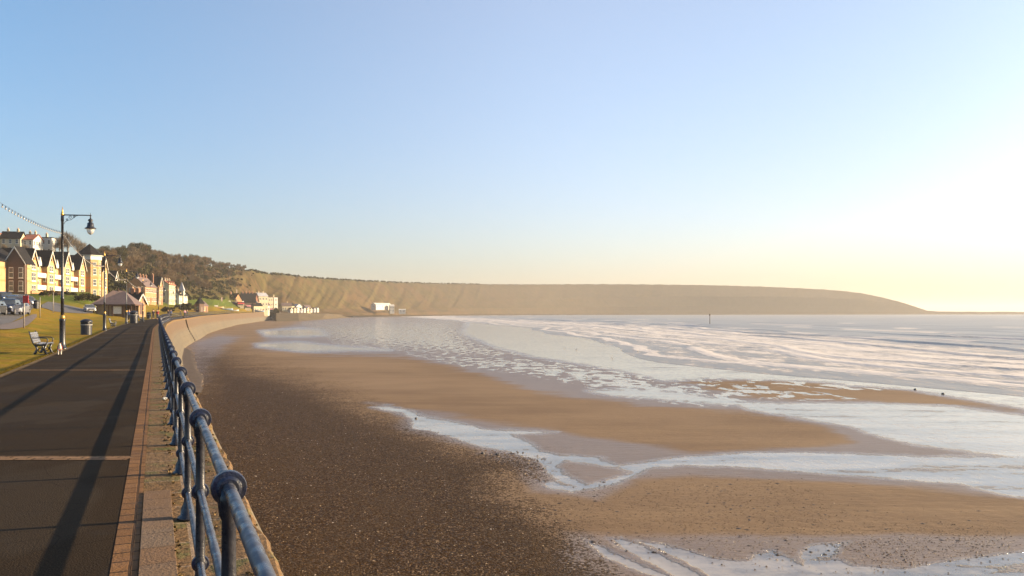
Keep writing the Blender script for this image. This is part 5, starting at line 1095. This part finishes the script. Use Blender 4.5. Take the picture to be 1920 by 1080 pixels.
# ------------------------------------------------------------------ pebbles, shells and weed on the beach
def scatter(name,N,ymin,ymax,xmin,xmax,polys,soft,size,mat,seed,flat=.6,power=1.6,exc=None):
    r=np.random.RandomState(seed); d0=F*5.75/(ymax-H0); d1=F*5.75/(ymin-H0); u=r.rand(N*6); d=(d0**(2-power)+u*(d1**(2-power)-d0**(2-power)))**(1/(2-power)); y=H0+F*5.75/d; x=xmin+r.rand(len(d))*(xmax-xmin)
    f=sdf(x[None],y[None],polys)[0]+r.randn(len(d))*soft; k=f>0
    if exc: k&=sdf(x[None],y[None],exc)[0]<-1.5
    x=x[k][:N]; d=d[k][:N]; n=len(x); P=np.stack([(x-960)/F*d,d,np.full(n,-4.0)],-1)
    base=np.array([(1,0,0),(.3,.95,0),(-.8,.6,0),(-.8,-.6,0),(.3,-.95,0),(0,0,1),(0,0,-.4)],float); faces=[(0,1,5),(1,2,5),(2,3,5),(3,4,5),(4,0,5),(1,0,6),(2,1,6),(3,2,6),(4,3,6),(0,4,6)]
    s=size[0]+(size[1]-size[0])*r.rand(n)**3; a=r.rand(n)*6.28; B=np.repeat(base[None],n,0)*(1+.35*(r.rand(n,7,1)-.5)); asp=.6+.4*r.rand(n); B[:,:,1]*=asp[:,None]; B[:,:,2]*=flat
    c,s_=np.cos(a),np.sin(a); Vx=B[:,:,0]*c[:,None]-B[:,:,1]*s_[:,None]; Vy=B[:,:,0]*s_[:,None]+B[:,:,1]*c[:,None]; V=np.stack([Vx,Vy,B[:,:,2]],-1)*s[:,None,None]+P[:,None]
    Fc=(np.array(faces)[None]+7*np.arange(n)[:,None,None]).reshape(-1,3); me=bpy.data.meshes.new(name); me.vertices.add(n*7); me.vertices.foreach_set('co',V.astype(np.float32).ravel()); me.loops.add(Fc.size); me.loops.foreach_set('vertex_index',Fc.ravel().astype(np.int32)); me.polygons.add(len(Fc)); me.polygons.foreach_set('loop_start',np.arange(0,Fc.size,3,dtype=np.int32)); me.update(calc_edges=True); me.polygons.foreach_set('use_smooth',np.zeros(len(Fc),bool))
    at=me.attributes.new('tone','FLOAT','POINT'); at.data.foreach_set('value',np.repeat(r.rand(n),7).astype(np.float32)); me.materials.append(mat); o=bpy.data.objects.new(name,me); COL.objects.link(o); o['kind']='stuff'; return o
t=NT('pebble'); a=t.attr('tone'); c=t.mix(t.ramp(a,0,.75),(.028,.015,.006),(.13,.075,.034)); c=t.mix(t.ramp(a,.94,.96),c,(.42,.31,.19)); pm=t.set(c,t.ramp(a,0,1,.4,.85),0,None,.35)
scatter('pebbles',42000,690,1500,330,1260,SHING,9,(.009,.031),pm,1)
scatter('pebbles',1600,880,1090,930,1920,SPARSE,10,(.010,.034),pm,2)
t=NT('seaweed'); a=t.attr('tone'); wm=t.set(t.mix(a,(.03,.022,.018),(.09,.06,.035)),.6,0,None,.4)
scatter('seaweed',260,885,1050,1000,1920,SPARSE,14,(.03,.09),wm,3,.25)
scatter('shell_debris',500,690,1500,330,1260,SHING,6,(.012,.030),simple('shell',(.7,.62,.5),(.5,.42,.32),5,.4),4)
scatter('stone_debris',600,990,1080,1560,1900,[[(1570,1025),(1600,1010),(1900,1000),(1920,1030),(1750,1050),(1700,1062),(1620,1052)]],5,(.012,.035),pm,6)
scatter('stone_debris',500,840,905,890,1030,[[(890,845),(960,850),(1010,862),(1015,900),(960,880)]],4,(.02,.06),pm,8)
# ragged grass along the edge of the lawn
r=random.Random(31); m=MB()
for i in range(1500):
    y=16+60*r.random()**1.5; X_,Y_=path(-4.24-abs(r.gauss(0,.07)),np.array([y])); z=float(zp(y))-.02
    for q in range(4):
        a=r.uniform(0,6.28); h=r.uniform(.04,.11); dx,dy=.03*math.cos(a),.03*math.sin(a); bx,by=X_[0]+r.uniform(-.05,.05),Y_[0]+r.uniform(-.1,.1)
        m.add([(bx,by,z),(bx+dx*.5,by+dy*.5,z),(bx+dx,by+dy,z+h)],[(0,1,2)])
o=m.build('grass_tufts',simple('lawn_tufts',(.17,.12,.015),(.13,.085,.02),5,.95,spec=.05)); o['kind']='stuff'
# moss and rubble tufts on the outer kerb
r=random.Random(21); m=MB()
for i in range(500):
    y=2.5+26*r.random()**1.6; off=r.choice((r.uniform(.12,.5),r.gauss(-.10,.03),r.gauss(.40,.08))); X_,Y_=path(off,np.array([y])); p=Vector((X_[0],Y_[0],.0)); clump(m,p,r.uniform(.008,.03),5,.009,r)
o=m.build('moss',simple('moss',(.16,.10,.035),(.10,.065,.025),9,.95)); o['kind']='stuff'

# ------------------------------------------------------------------ sea haze
m=MB(); m.box(-7100,7200,-460,11200,-6.2,100); hz=m.build('haze',None)
hm=bpy.data.materials.new('haze'); hm.use_nodes=True; n_=hm.node_tree; 
for x in list(n_.nodes):
    if x.type=='BSDF_PRINCIPLED': n_.nodes.remove(x)
pv=n_.nodes.new('ShaderNodeVolumePrincipled'); pv.inputs['Color'].default_value=(.88,.84,.79,1); pv.inputs['Density'].default_value=.00017; pv.inputs['Anisotropy'].default_value=.15
n_.links.new(pv.outputs[0],n_.nodes['Material Output'].inputs['Volume']); hz.data.materials.clear(); hz.data.materials.append(hm); hz['kind']='stuff'
